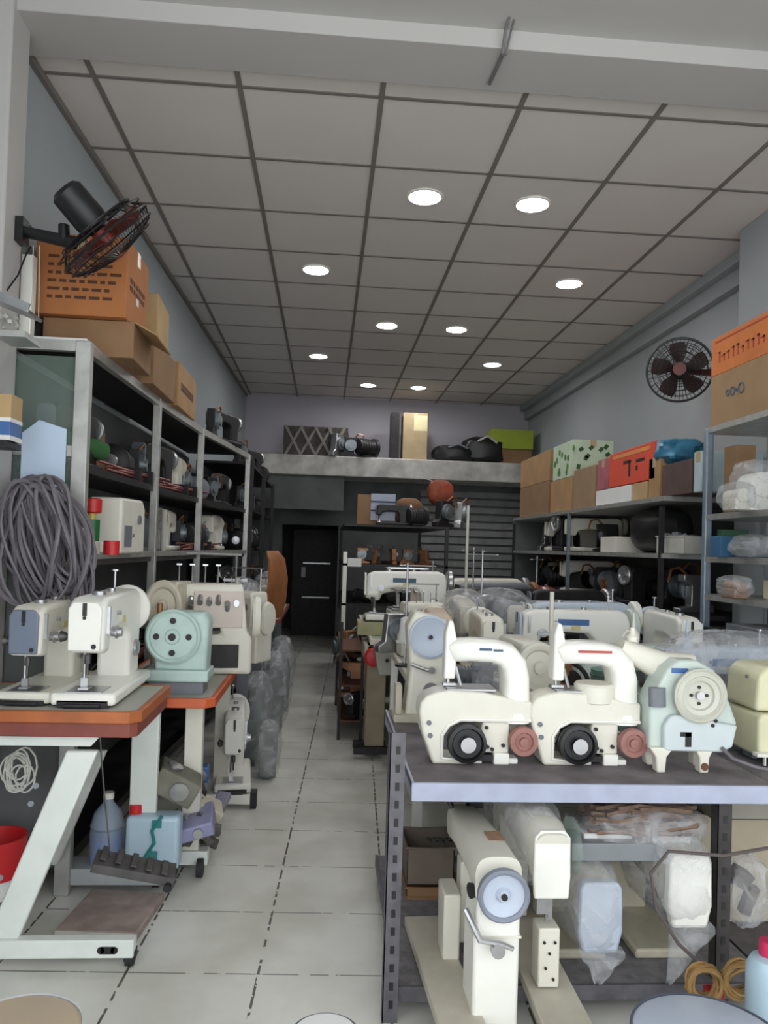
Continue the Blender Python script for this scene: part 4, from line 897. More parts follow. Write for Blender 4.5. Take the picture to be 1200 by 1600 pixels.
MB().box((.02, .20, zc + .074), (.045, .07, .002)).build('badge', mat('brown label', (176, 140, 116), .6, var=.2, scale=40), p1)
MB().tube([(-.05, .5, zc + .05), (-.07, .52, zc + .09), (-.03, .54, zc + .1), (.02, .53, zc + .085), (.0, .5, zc + .06)], .008, 6).bb(.0, .05, .5, .54, zc + .05, zc + .11).build('thread_take_up', blackM, p1)
q = at(862, 1405, y=2.10)
p2 = kit('post_bed_machine', (q.x, 2.12, ZB), 'white post bed machine with needle end facing out beside the blue grey wheel')
zc = q.z - ZB
MB().prism([(-.048, 0), (.048, 0), (.052, .06), (.050, .165), (.034, .185), (-.034, .185), (-.050, .165), (-.052, .06)], -.02, -.005).build('face_plate', whiteM, p2, bevel=.004, loc=(0, 0, zc))
MB().sweep([((0, .0, zc + .10), .05, .085), ((-.0, .05, zc + .12), .055, .075), ((-.0, .3, zc + .13), .055, .06), ((-.0, .5, zc + .13), .05, .05)], n=20, e=4, side=(1, 0, 0)).build('arm', creamM, p2)
MB().bb(-.05, .05, .4, .5, .035, zc + .1).build('pillar', creamM, p2, bevel=.006)
MB().cyl((0, .02, zc), (0, .02, zc - .075), .006).bb(-.035, .0, -.0, .04, zc - .05, zc).bb(.0, .012, .01, .03, zc - .07, zc).build('needle_bar', steelM, p2)
MB().bb(-.03, .03, -.01, .06, .035, zc - .085).build('post', creamM, p2, bevel=.005)
k = MB()
for a, b2 in ((-.015, .16), (.015, .16), (0, .13), (-.01, .09), (.012, .06)): k.cyl((a, -.012, b2), (a, -.016, b2), .004, n=8)
k.build('screws', darkM, p2)
MB().bb(-.055, .075, -.20, .5, .0, .03).build('base_plank', mat('worn white plank', (0, 0, 0)), p2, rot=(0, 0, -.02), bevel=.003)
MB().lathe([(.05, 0), (.075, .005), (.075, .02), (.05, .024)], (.055, .03, zc + .13), (1, .0, 0), 30).build('side_wheel', glassM, p2)
wobble_blob((-.01, .28, zc + .1), (.09, .26, .13), 51, .07).build('plastic_wrap', wrapM, p2)
for k_, (px, py, yy, m_, tail, lab, hh) in enumerate(((932, 1425, 2.22, wheelblueM, (936, 1545), 'blue grey machine head in a tied plastic bag, left of the two bagged heads', .20), (1070, 1385, 2.22, whiteM, (1046, 1565), 'white machine head in a tied plastic bag, right of the two bagged heads', .21))):
    q = at(px, py, y=yy); o = kit('bagged_machine_head', (q.x, yy, ZB), lab); zc = q.z - ZB
    MB().prism([(-.05, -hh / 2), (.05, -hh / 2), (.065, -hh * .2), (.062, hh * .4), (.05, hh / 2), (-.05, hh / 2), (-.062, hh * .4), (-.065, -hh * .2)], -.04, .0).build('face_plate', m_, o, bevel=.008, loc=(0, 0, zc))
    MB().sweep([((0, .0, zc), .058, hh * .48), ((0, .08, zc + .03), .06, hh * .4), ((-.02, .3, zc + .05), .058, .07), ((-.02, .46, zc + .03), .055, .08)], n=20, e=4, side=(1, 0, 0)).build('arm', beigeM, o)
    MB().bb(-.08, .05, .38, .5, .0, zc + .05).bb(-.10, .07, .1, .5, 0, .03).build('pillar', beigeM, o, bevel=.008)
    wobble_blob((-.01, .14, zc + .02), (.088, .22, hh * .66), 60 + k_, .08, nu=30, nv=20).build('plastic_wrap', wrapM, o)
    t_ = at(tail[0], tail[1], y=yy - .06) - o.location
    MB().rings([[V((.055 * math.cos(a) * (1 - f) ** 1.1 + t_.x * f + .012 * math.cos(a), -.05 + .05 * math.sin(a) * (1 - f) - .01 * f, (zc - hh * .45) * (1 - f) + max(t_.z, .02) * f + .008 * math.sin(3 * a + 9 * f))) for a in [2 * math.pi * i / 16 for i in range(16)]] for f in [i / 12 for i in range(13)]]).build('bag_tail', wrapM, o)
# bundle of brown threads and paper, grey bar
q = at(990, 1285, y=2.34)
pb_ = kit('thread_bundle', (q.x, 2.36, q.z - .055), 'bag of brown threads over white paper, on the grey bar under the rack top', 'bundle')
k = MB(); rnd = random.Random(6)
for i in range(110):
    x = rnd.uniform(-.17, .02); z = rnd.uniform(.05, .125); y = rnd.uniform(-.11, .04); k.tube([(x, y, z), (x + .07, y + rnd.uniform(-.02, .02), z + rnd.uniform(-.01, .015)), (x + .16, y, z + rnd.uniform(-.015, .01))], .006, 5)
tag(k.build('threads', thresM, pb_), kind='stuff')
MB().bb(-.18, -.03, -.09, .1, .0, .045).bb(.03, .15, -.09, .1, .0, .05).build('paper', paperM, pb_, bevel=.004); wobble_blob((.02, 0, .05), (.19, .13, .075), 71, .08).build('plastic_wrap', wrapM, pb_)
q = at(975, 1327, y=2.25)
gb = kit('grey_bar', (q.x, 2.33, q.z - .028), 'flat grey steel bar lying across the bagged heads under the threads', 'bar')
MB().prism([(-.165, 0), (.10, 0), (.155, .02), (.08, .052), (-.165, .052)], -.10, .02).build('bar', mat('blue grey steel', (138, 142, 146), .45, .2, var=.06), gb, bevel=.003)
wd = MB().tube([at(1200, 1325, y=2.15), at(1130, 1337, y=2.15), at(1045, 1330, y=2.12), at(1017, 1365, y=2.12), at(1025, 1420, y=2.12), at(1060, 1475, y=2.12), at(1110, 1520, y=2.1), at(1135, 1550, y=2.08)], .005, 7)
tag(wd.build('power_cable', mat('brown grey cable', (96, 86, 84), .5)), 'dark cable drooping in front of the white bagged head', 'cable')
# boxes left under the rack
for (px, py, yy, d, m_, lab) in ((668, 1445, 2.75, (.16, .2, .13), kraftdM, 'lower of the two dark brown boxes behind the slotted post'), (672, 1383, 2.75, (.17, .2, .13), mat('grey brown card', (120, 108, 96), .85, var=.15), 'upper of the two dark boxes behind the slotted post')):
    q = at(px, py, y=yy); bx = bin_(d[0], d[1], d[2], m_); bx.name = 'small_box'; bx.location = (q.x, yy + .1, q.z); tag(bx, lab, 'box')
bxa = plainbox('packing_box', (at(672, 1460, y=2.75).x + .02, 2.85, ZB), (.22, .26, at(668, 1445, y=2.75).z - ZB - .001), kraftM, 'kraft box at the bottom of the boxes behind the slotted post')
lo = MB()
for k_ in range(7): lo.torus(at(676 + k_ * 5, 1312, y=2.7) + V((0, 0, 0)), (.3 * (-1) ** k_, .4, 1), .02, .003, 16, 5)
tag(lo.build('chain', darkM), 'dark chain loops lying above the boxes under the rack', 'chain')
# right side below: tray, pale cartons, coils, bottle
bt_ = plainbox('large_carton', (1.56, 2.75, ZB + .001), (.6, .4, .36), mat('pale beige card', (196, 184, 160), .8, var=.08), 'large pale beige carton on the low shelf at the right edge')
ty_ = bin_(.5, .26, .07, mat('grey beige tray', (176, 170, 158), .6, var=.1)); ty_.name = 'metal_tray'; ty_.location = (1.56, 2.62, ZB + .364); tag(ty_, 'grey beige tray on the large pale carton under the rack', 'tray')
wsb = kit('plastic_bag', at(1165, 1390, y=2.33), 'small crumpled plastic bag with dark parts beside the dark slotted post', 'bag')
wobble_blob((0, 0, 0), (.06, .05, .11), 81, .18).build('bag', wrapM, wsb); MB().box((-.02, 0, .04), (.06, .04, .05), (.3, .5, .2)).box((.01, 0, -.03), (.03, .03, .09), (.1, .3, 0)).build('contents', mat('grey brown parts', (120, 108, 100), .6, .3, var=.3), wsb)
for k_, (px, py, n_, lab) in enumerate(((1100, 1535, 9, 'brown cable coil left of the dark slotted post foot'), (1155, 1530, 12, 'larger brown cable coil right of the dark slotted post foot'))):
    k = MB(); rnd = random.Random(90 + k_); c0 = at(px, py, y=2.06)
    for i in range(n_):
        R1 = rnd.uniform(.035, .055); k.tube([c0 + V((R1 * math.cos(t), .02 * math.sin(t + i), R1 * .9 * math.sin(t))) + V((rnd.uniform(-.002, .002), 0, 0)) for t in [2 * math.pi * j / 18 for j in range(18)]], .005, 6, True)
    tag(k.build('cable_coil', cabbM), lab, 'cable coil')
ob = kit('plastic_bottle', (at(1192, 1560, y=1.9).x + .012, 1.9, 0.0005), 'pale blue plastic bottle with a pink cap at the lower right edge', 'bottle')
zt = at(1190, 1492, y=1.9).z
MB().lathe([(0, 0), (.05, 0), (.052, .01), (.052, zt - .03), (.04, zt - .008), (.02, zt)]).build('body', jerryM, ob); MB().lathe([(.022, zt), (.024, zt + .004), (.022, zt + .035), (0, zt + .037)]).build('cap', mat('pink red cap', (214, 50, 96), .4), ob); MB().lathe([(.0525, .04), (.054, .042), (.054, .088), (.0525, .09)], close=True).build('band', mat('pale yellow band', (222, 222, 180), .5), ob)
o = plainbox('red_piece', at(1115, 1562, z=.0865), (.05, .03, .035), redM, 'small red plastic piece between the coils and the round lid', 'plastic piece')
# foreground round lids
def stool(px, py, y, R, topm, rimm, lab, z=None):
    q = at(px, py, y=y); s_ = kit('plastic_stool', (q.x, y, 0), lab, 'stool'); h = q.z
    MB().lathe([(R * .96, h - .02), (R, h - .012), (R, h + .0), (R * .985, h + .004), (R * .965, h + .002)], n=48, close=True).build('rim', rimm, s_)
    MB().lathe([(R * .965, h - .012), (R * .965, h), (R * .9, h + .006), (0, h + .008)], n=48).build('seat', topm, s_)
    for k_ in range(4):
        a = math.pi / 4 + k_ * math.pi / 2; MB().cyl((R * .8 * math.cos(a), R * .8 * math.sin(a), h - .015), (R * .95 * math.cos(a), R * .95 * math.sin(a), 0), .018, .014).build('leg', rimm, s_)
    return s_
stool(1110, 1622, 1.62, .165, wheelblueM, mat('dark blue grey rim', (84, 90, 104), .45), 'round blue grey stool seat with dark rim at the bottom right corner')
stool(25, 1612, 1.58, .125, mat('tan stool seat', (190, 172, 144), .6, var=.2, scale=6, stain=(120, 120, 140)), mat('grey white rim', (214, 220, 226), .4), 'round tan stool seat with white rim at the bottom left corner')
stool(508, 1618, 1.56, .07, paperM, mat('dark lid rim', (110, 110, 116), .45), 'small white round lid with dark rim at the bottom edge of the aisle')

# ================================================================ RIGHT: tables of machines behind the front rack
ra = table(.40, 1.85, 3.26, 4.62, .72, lamM, creamM); tag(ra, 'machine table crowded with heads right behind the front rack', 'table')
tx, ty = ra.location.x, ra.location.y
for x, y in ((.43, 3.32), (.43, 4.57), (1.8, 3.32), (1.8, 4.57)):
    MB().bb(x - tx - .02, x - tx + .02, y - ty - .025, y - ty + .025, .0, .69).build('leg', whiteM, ra, bevel=.003)
rb = table(.30, 1.8, 4.84, 6.6, .74, greenlamM, creamM); tag(rb, 'pale machine table in the middle right rows, second from the front rack', 'table')
tx, ty = rb.location.x, rb.location.y
for x, y in ((.44, 6.5), (1.75, 4.9), (1.75, 6.5)):
    MB().bb(x - tx - .02, x - tx + .02, y - ty - .025, y - ty + .025, .0, .71).build('leg', whiteM, rb, bevel=.003)
q = at(584, 1165, y=4.9)
MB().bb(q.x - tx - .062, q.x - tx + .06, 4.86 - ty, 5.05 - ty, .07, .70).build('leg', mat('brownish beige column', (160, 146, 124), .6, var=.15), rb, bevel=.006)
MB().bb(q.x - tx - .13, q.x - tx + .08, 4.82 - ty, 4.86 - ty, .03, .07).bb(q.x - tx - .13, q.x - tx + .08, 4.98 - ty, 5.02 - ty, .03, .07).build('foot_beam', darkM, rb)
MB().bb(q.x - tx - .08, q.x - tx + .10, 4.86 - ty, 5.3 - ty, .60, .70).build('drawer', mat('grey beige drawer', (188, 184, 170), .5, var=.1), rb, bevel=.006)
gr = empty('grey_bin', (at(612, 1040, y=4.55).x, 4.72, .55), 0, 'grey tapered box hanging at the corner of the crowded table', 'box')
MB().prism([(-.07, 0), (.05, 0), (.085, .17), (-.10, .17)], -.08, .06).build('body', mat('grey box', (172, 170, 160), .5, var=.1), gr, bevel=.006); MB().cyl((-.02, -.085, .09), (-.02, -.08, .09), .012).build('knob', darkM, gr)
rv = empty('red_switch', (at(583, 1025, y=4.84).x, 4.80, at(583, 1025, y=4.84).z), 0, 'red valve shaped switch on the beige column of the middle table', 'switch')
MB().lathe([(0, 0), (.055, 0), (.06, .012), (.045, .03), (0, .035)], (0, 0, 0), (0, -1, 0), 16).build('knob', redM, rv); MB().bb(-.03, .03, 0, .055, -.03, .03).build('box', mat('dark red', (130, 30, 34), .5), rv)
def S(body, cover, wheel, style, px, pz, y, rz, lab, s_=1, group=None, base=None, badge=None, wrap=False, simple=True, seed=1):
    m_ = sewing(body, cover, wheel, style, badge=badge, wrap=wrap, simple=simple, seed=seed)
    q = at(px, 950, y=y); return put(m_, (q.x, y, base), rz, lab, group, s_)
S(whiteM, whiteM, steelM, 'flat', 632, 0, 5.15, 0, 'long white machine head seen side on, leftmost of the right hand tables', 1.1, base=.7415 + .09, badge=blueinkM, simple=False)
ps = plainbox('green_grey_block', (at(608, 960, y=5.0).x + .02, 5.15, .7415), (.44, .2, .088), mat('olive cream', (176, 172, 130), .5, var=.15), 'olive cream base block under the long white machine head', 'machine base')
def S2(body, cover, wheel, x, y, rz, lab, s_=1, badge=None, wrap=False, simple=True, seed=1, base=.7215):
    return put(sewing(body, cover, wheel, 'flat', badge=badge, wrap=wrap, simple=simple, seed=seed), (x, y, base), rz, lab, None, s_)
S2(whiteM, paleblueM, greenM, 1.20, 3.66, 0, 'white machine head with blue badge seen side on, right of the short cream pole', 1.08, badge=blueM, simple=False)
S2(paleblueM, whiteM, whiteM, 1.36, 4.04, .0, 'pale blue white head right behind the one with the blue badge', 1.12, simple=False)
S2(creamM, creamM, whiteM, .765, 3.60, 1.5, 'unwrapped cream machine head facing out, right of the brownish cream head', 1.0, simple=False)
S2(beigeM, creamM, creamM, .78, 4.27, 1.5, 'beige machine head in crumpled wrap beside the thin white pole', 1.05, wrap=True, seed=5)
S2(greyM, creamM, steelM, 1.0, 4.3, 1.65, 'grey machine head in crumpled wrap behind the pale blue white head', 1.08, wrap=True, seed=9)
put(OV, (.56, 4.3, .7215), .1, 'overlock machine with many thread guides at the back left of the crowded table', None, (.8, .9, 1.1))
S2(whiteM, whiteM, paleblueM, 1.72, 3.72, 1.5, 'white machine head at the right end of the crowded table', 1.05, simple=False)
S2(greyM, whiteM, steelM, 1.42, 4.47, .0, 'grey head with white face behind the pale blue white head', 1.05)
for (a_, b_, lab) in ((1.2, 5.1, 'dark machine head right of the long white one'), (1.62, 5.1, 'cream head at the right front of the middle table')): S2(darkM if a_ > 1 else creamM, greyM, steelM, a_, b_, .15, lab, 1.1, base=.7415)
S2(greyM, darkM, copperM, 1.22, 5.5, .2, 'grey head behind the dark one on the middle table', 1.15, base=.7415)
S2(whiteM, whiteM, greyM, .62, 6.0, .1, 'white head at the back of the middle table, left', 1.2, base=.7415)
S2(creamM, greyM, steelM, 1.25, 5.95, .1, 'cream head at the back of the middle table beside the red bundle', 1.2, base=.7415)
for (x, y, b, s_, rz, lab) in ((.62, 3.31, .7215, .55, 0, 'small grey motor at the front left of the crowded table'), (.98, 3.42, .7215, .8, .4, 'grey motor behind the drum of the middle white machine'), (1.55, 3.45, .7215, 1.0, .3, 'grey motor at the front right of the crowded table')):
    put(MO2, (x, y, b), rz, lab, None, s_)
for (x, y, s_, lab) in ((.98, 5.0, 1.3, 'steel wheel bracket right of the long white machine head'), (.42, 4.42, 1.3, 'steel wheel bracket on the left edge of the crowded table'), (1.02, 3.85, 1.1, 'steel wheel bracket left of the pale blue white head')):
    put(GP3, (x, y, .7215 if y < 4.6 else .7415), .3, lab, None, s_)
# poles
for (px, y, z0, z1, r_, m_, lab) in ((727, 4.7, 0, at(727, 790, y=4.7).z, .009, cabwM, 'thin white pole rising from the middle machines to the loft shadow'), (862, 3.32, .7215, at(862, 925, y=3.32).z, .010, creamM, 'short cream spool pole beside the white head with blue badge')):
    o = empty('thread_stand', (at(px, 950, y=y).x, y, z0), 0, lab, 'thread stand')
    MB().cyl((0, 0, 0), (0, 0, z1 - z0), r_, n=12).build('pole', m_, o); MB().lathe([(.06, 0), (.06, .01), (.02, .015)]).build('base', darkM, o)
    MB().bb(-.06, .06, -.006, .006, (z1 - z0) * .55, (z1 - z0) * .55 + .012).build('arm', steelM, o)
wsx = empty('white_spool_head', (at(862, 1020, y=2.66).x, 2.66, ZR + .0005), 0, 'slim white upright cover behind the middle machine head', 'machine part')
MB().bb(-.03, .03, -.02, .04, 0, .33).build('cover', whiteM, wsx, bevel=.008)
# red bundle on right shelf end
rbn = empty('red_bundle', (at(835, 900, y=6.35).x, 6.35, .7415), 0, 'dark red bundle of cloth behind the pale heads, under the shelf end', 'bundle')
MB().bb(-.1, .1, -.1, .1, 0, .17).build('support_box', darkM, rbn); wobble_blob((0, 0, .23), (.20, .12, .07), 95, .15).build('cloth', mat('dark red cloth', (150, 36, 44), .8, var=.2), rbn)

# ---------------------------------------------------------------- aisle edge on the right, farther back
ar = empty('narrow_shelf_unit', (.16, 6.8, 0), 0, 'narrow dark shelf unit with a white front post beside the dark doorway', 'shelf')
MB().bb(.0, .035, .0, .035, 0, at(536, 862, y=6.8).z).build('front_post', whiteM, ar)
MB().bb(.0, .03, 2.0, 2.03, 0, 1.5).bb(.9, .93, 2.0, 2.03, 0, 1.5).bb(.9, .93, .0, .03, 0, 1.5).build('rear_posts', darkM, ar)
for z in (.35, .8, 1.15, 1.5): MB().bb(.0, .93, .0, 2.03, z, z + .02).build('shelf', darkM, ar)
MB().bb(.04, .16, -.01, .03, at(545, 885, y=6.8).z, at(545, 872, y=6.8).z).build('label_plate', paperM, ar)
cnt = 0
labs = [(DK, 'dark machine head', 1), (MO, 'black motor', 1.2), (GP2, 'brass coloured wheel bracket', 1.5), (MO2, 'grey motor', 1.1), (GP3, 'steel wheel bracket', 1.5), (GP, 'dark iron wheel bracket', 1.6)]
rnd = random.Random(21)
for z, zn in ((.37, 'low'), (.82, 'middle'), (1.17, 'upper')):
    for k_ in range(5):
        p, t, s_ = labs[(cnt * 5 + k_) % 6]; cnt += 1
        put(p, (.33 + .14 * (k_ % 5), 6.95 + .1 * (k_ % 2), z + .0005), rnd.uniform(0, 3), t + ' on the narrow unit\'s ' + zn + ' shelf, ' + ['first', 'second', 'third', 'fourth', 'fifth'][k_] + ' from its white post', 'parts on the narrow shelf unit', .55 * s_)
for k_, (px, py, yy, p, s_, t) in enumerate(((535, 1020, 6.0, GP2, 1.3, 'copper bracket at the aisle edge, topmost of the hanging parts'), (540, 1052, 5.8, MO, .9, 'black motor below the topmost copper bracket at the aisle edge'), (548, 1078, 5.6, GP2, 1.5, 'copper bracket in front of the aisle edge motor'), (556, 1105, 5.4, DK, .55, 'small dark head lowest of the aisle edge parts'), (528, 1030, 6.4, GP, 1.6, 'dark iron bracket farthest of the aisle edge parts'))):
    q = at(px, py, y=yy); put(p, (q.x + .04, yy, q.z - .05), 1.0 + k_, t, None, s_)
put(OV, (.68, 5.6, .7415), .1, 'overlock machine directly behind the long white machine head', None, 1.25)
st_ = empty('parts_trolley', (.205, 5.9, 0), 0, 'low dark trolley holding the parts at the aisle edge', 'trolley')
for x in (-.075, .075):
    for y in (-.6, .55): MB().bb(x - .01, x + .01, y - .01, y + .01, 0, .8).build('leg', darkM, st_)
for z in (.12, .36, .60): MB().bb(-.08, .08, -.6, .55, z, z + .012).build('tray', rustM, st_)
# things on the narrow unit top
q = at(594, 880, y=6.9); fr = empty('framed_panel', (q.x, 6.9, 1.52), 0, 'pale blue striped panel in a brown frame on the narrow unit', 'panel')
MB().bb(-.22, .02, 0, .02, 0, .27).build('frame', kraftdM, fr); MB().bb(-.1, .12, -.012, 0, .04, .28).build('panel', mat('pale blue grey panel', (168, 176, 196), .5), fr)
MB().bb(-.1, .12, -.014, -.012, .12, .135).bb(-.1, .12, -.014, -.012, .2, .215).build('stripe', mat('navy stripe', (40, 48, 84), .5), fr)
q = at(637, 880, y=7.0); bgx = empty('brown_bag', (q.x, 7.05, 1.52), 0, 'brown patterned bag next to the framed blue panel', 'bag')
wobble_blob((0, 0, .13), (.13, .08, .13), 33, .1).build('bag', mat('brown patterned cloth', (140, 98, 66), .8, var=.3, scale=25), bgx)
for k_, (px, yy, p, s_, t) in enumerate(((610, 6.85, DK, .6, 'dark machine head in front of the framed blue panel'), (650, 6.83, MO, .9, 'black motor in front of the brown bag'), (690, 6.9, GP, 1.4, 'dark iron bracket right of the brown bag'), (716, 7.1, GP3, 1.4, 'steel bracket at the right end of the narrow unit top'))):
    put(p, (at(px, 890, y=yy).x, yy - .02 if k_ < 2 else yy, 1.5205), .4 * k_, t, None, s_)
q = at(688, 770, y=7.9); rg = empty('hanging_bag', q, 0, 'red orange bag hanging under the loft', 'bag')
wobble_blob((0, 0, 0), (.13, .08, .13), 35, .12).build('bag', mat('rust orange plastic', (170, 76, 44), .6, var=.3, scale=10), rg); MB().cyl((0, 0, .1), (0, 1.6, 2.2 - q.z), .004, n=6).build('string', cabwM, rg)

# ---------------------------------------------------------------- loft
ZL = 2.4005
cr = empty('scrap_crates', (at(497, 700, y=9.45).x, 9.5, ZL), 0, 'long dark crate with crossed laths at the left of the loft', 'crate')
MB().bb(-.42, .36, -.12, .16, 0, .36).build('body', mat('dark grey brown wood', (84, 78, 74), .8, var=.3), cr)
k = MB()
for a in (-.3, -.12, .06, .22): k.box((a, -.128, .18), (.03, .012, .42), (0, .5, 0)).box((a, -.14, .18), (.03, .012, .42), (0, -.5, 0))
k.build('laths', mat('grey lath', (134, 130, 124), .8), cr)
tc_ = carton(.30, .28, .58, mat('tan carton', (172, 152, 118), .8, var=.08)); tc_.location = (at(647, 700, y=9.45).x, 9.5, ZL); tag(tc_, 'tall tan carton standing in the middle of the loft', 'box')
MB().bb(-.02, .145, -.1425, -.141, .36, .55).build('pale_label', mat('pale yellow label', (216, 204, 160), .7), tc_)
plainbox('carton_dark_side', (at(618, 700, y=9.5).x - .02, 9.5, ZL), (.10, .26, .58), darkM, 'narrow block added as the dark side of the tall tan carton')  # separate block added to give the tall carton its dark side
for k_, (px, w_, h_, lab) in enumerate(((707, .27, .17, 'low black bag right of the tall tan carton on the loft'), (752, .27, .26, 'higher black bag with white edge next to the lime carton'))):
    o = empty('black_bag', (at(px, 700, y=9.45).x + .03, 9.48, ZL), 0, lab, 'bag'); wobble_blob((0, 0, h_ * .62), (w_, .14, h_ * .66), 110 + k_, .12).build('bag', blackM, o)
    MB().tube([(-.1, -.16, h_), (.02, -.17, h_ * 1.25), (.14, -.16, h_ * .95)], .014, 6).build('strap', cabwM if k_ else greyM, o)
plainbox('dark_carton', (at(797, 700, y=9.5).x, 9.55, ZL), (.5, .3, .19), kraftdM, 'dark carton carrying the lime green one on the loft')
plainbox('lime_carton', (at(797, 700, y=9.5).x, 9.52, ZL + .19), (.52, .3, .24), limeM, 'lime green carton at the right end of the loft')
for k_, (px, s_, p, t) in enumerate(((548, 1.4, GP, 'dark bracket between crate and tall tan carton on the loft'), (575, 1.3, MO, 'black motor on the loft just left of the tall tan carton'), (527, 1.6, GP3, 'steel bracket in front of the crossed lath crate'))):
    put(p, (at(px, 700, y=9.35).x, 9.33, ZL), .5 * k_, t, None, s_)
struct('trim_11', MB().bb(-1.05, .2, 9.3, 9.34, 1.75, 2.16), darkwallM, 0, 'added dark sheet hiding the wall above the doorway')  # no real fascia: sheet added to darken the recess over the doorway
dr = empty('dark_cupboard', (-.12, 11.4, 0), 0, 'dim steel cupboard in the room beyond the doorway', 'cupboard')
MB().bb(-.35, .3, 0, .4, 0, 1.55).build('body', darkM, dr); MB().bb(-.2, .2, -.01, 0, 1.05, 1.07).bb(-.2, .2, -.01, 0, .55, .57).build('pale_edge', steelM, dr); MB().bb(-.22, -.16, -.012, 0, .85, 1.0).build('handle', paperM, dr)

# ================================================================ RIGHT WALL: long shelf
sh = empty('wall_shelf_unit', (1.95, 4.35, 0), 0, 'long grey shelf unit full of machine parts along the right wall', 'shelf')
for z, m_ in ((1.67, alumM), (1.335, alumM), (.98, darkM), (.6, darkM)): MB().bb(.0, .65, 0, 3.6, z - .028, z).build('shelf', m_, sh)
MB().bb(.63, .66, 0, 3.6, .05, 1.66).build('back_panel', darkwallM, sh)
for y, z in ((.02, 1.64), (1.75, 1.67), (3.57, 1.64)): MB().bb(-.005, .02, y, y + .025, 0, z - .03 if y != 1.75 else 1.64).build('post', galvM if y == 1.75 else darkM, sh)
MB().bb(.0, .65, 3.58, 3.6, .05, 1.64).build('end_panel', darkwallM, sh)
def rs(px, py, off=.0): q = at(px, py, x=1.99 + off); return q
def rbox(px0, px1, h0, h1, z, m_, lab, name='carton', off=0, d=.34, cat='box', ink=None, thing_=None):
    """carton on the shelf at height z seen between two pixel columns"""
    zc_ = z; ya = at(px0, 800, x=1.99 + off).y; yb = at(px1, 800, x=1.99 + off).y
    o = carton(d, abs(ya - yb) - .01, h1, m_, tape=(h1 > .12), name=name); o.location = (1.99 + off + d / 2, (ya + yb) / 2, z + h0 + .0005); return tag(o, lab, cat)
T = 1.67
rbox(812, 857, 0, .30, T, kraftdM, 'lower tall brown carton at the far end of the right wall shelf')
rbox(812, 857, .302, .28, T, kraftM, 'upper tall brown carton at the far end of the right wall shelf')
rbox(859, 893, 0, .28, T, kraftM, 'brown carton beside the tall stack on the right shelf')
fl = rbox(862, 893, .282, .30, T, mat('pale green white card', (196, 212, 186), .7, var=.08), 'pale green patterned carton on top, next to the tall brown stack')
k = MB(); rnd = random.Random(3)
for i in range(14): k.lathe([(0, 0), (.03, .001), (0, .002)], (-.1705, rnd.uniform(-.3, .3), rnd.uniform(.04, .26)), (-1, 0, 0), 6)
k.build('pattern', mat('green print', (84, 130, 60), .7), fl)
k = MB()
for i in range(10): k.box((rnd.uniform(-.15, .15), fl.location.y * 0 - .0 - (abs(at(862, 800, x=1.99).y - at(893, 800, x=1.99).y) - .01) / 2 - .001, rnd.uniform(.05, .25)), (.03, .002, .04), (0, rnd.random(), 0))
k.build('front_pattern', mat('dark green print', (60, 90, 60), .7), fl)
rbox(895, 928, 0, .32, T, mat('greyish kraft', (158, 130, 100), .85, var=.08), 'greyish brown carton left of the red orange box')
pnk = rbox(932, 950, .12, .22, T, mat('pink grey bag', (196, 110, 120), .5, var=.2), 'pink grey packet squeezed left of the red orange box', name='packet')
rbox(930, 985, 0, .115, T, paperM, 'white carton with scribbles under the red orange box')
ro = rbox(950, 1022, .12, .235, T, redboxM, 'red orange printed box on the right shelf')
k = MB(); w_ = abs(at(950, 800, x=1.99).y - at(1022, 800, x=1.99).y) - .01
k.bb(-.1715, -.1703, -w_ * .3, -w_ * .12, .13, .15).bb(-.1715, -.1703, -.01, .12, .14, .16).bb(-.1715, -.1703, .0, .03, .05, .15).bb(-.1715, -.1703, -.12, -.09, .08, .11)
k.build('print', darkM, ro); MB().bb(-.1715, -.1703, -w_ * .4, w_ * .4, .19, .215).build('orange_band', mat('orange band', (232, 150, 80), .7), ro)
rbox(987, 1010, 0, .115, T, kraftlM, 'small pale carton under the near end of the red orange box')
rbox(1012, 1030, 0, .25, T, kraftM, 'slim brown carton between the red orange box and blue bag')
rbox(1033, 1080, 0, .19, T, mat('dark brown card', (96, 74, 70), .85, var=.15), 'dark brown carton under the blue bag')
q = at(1058, 710, x=2.12); bbg = empty('blue_bag', (q.x, q.y, T + .1905), 0, 'crumpled blue plastic bag on the dark brown carton', 'bag'); wobble_blob((0, 0, .085), (.14, .15, .085), 44, .2).build('bag', bluebagM, bbg)
rbox(1082, 1096, 0, .22, T, mat('pale blue white card', (190, 210, 214), .6, var=.1), 'pale blue carton next to the blue bag')
# things on the second board
row_r = lambda y0, y1, x: (lambda f: (x, y1 + (y0 - y1) * f))
def rrow(codes, y0, y1, x, z, shelfname, group, scale, seed):
    rnd = random.Random(seed); n = len(codes); cnt = {}
    for k, cde in enumerate(codes):
        p, t = protos[cde]; cnt[cde] = cnt.get(cde, 0) + 1
        sc_ = scale * {'D': 1, 'C': 1.05, 'M': 1.25, 'N': 1.25, 'G': 1.45, 'P': 1.4, 'S': 1.4}[cde] * rnd.uniform(.9, 1.1)
        put(p, (x + rnd.uniform(-.03, .03), y0 + (y1 - y0) * (k + .5) / n, z + .0005), (0 if k % 2 else math.pi) + rnd.uniform(-.3, .3), ordn[cnt[cde] - 1] + ' ' + t + ' from the shop front, on the ' + shelfname, group, sc_)
rrow('GCDCMS', 5.75, 7.8, 2.24, 1.335, "right wall shelf's second board", "parts on the right wall shelf's second board", .95, 4)
rrow('SGDMNGSCGMSG', 4.45, 7.8, 2.25, .98, "right wall shelf's third board", "parts on the right wall shelf's third board", .95, 5)
rrow('MGDMSGDGM', 4.45, 7.8, 2.25, .60, "right wall shelf's lowest board", "parts on the right wall shelf's lowest board", .85, 6)
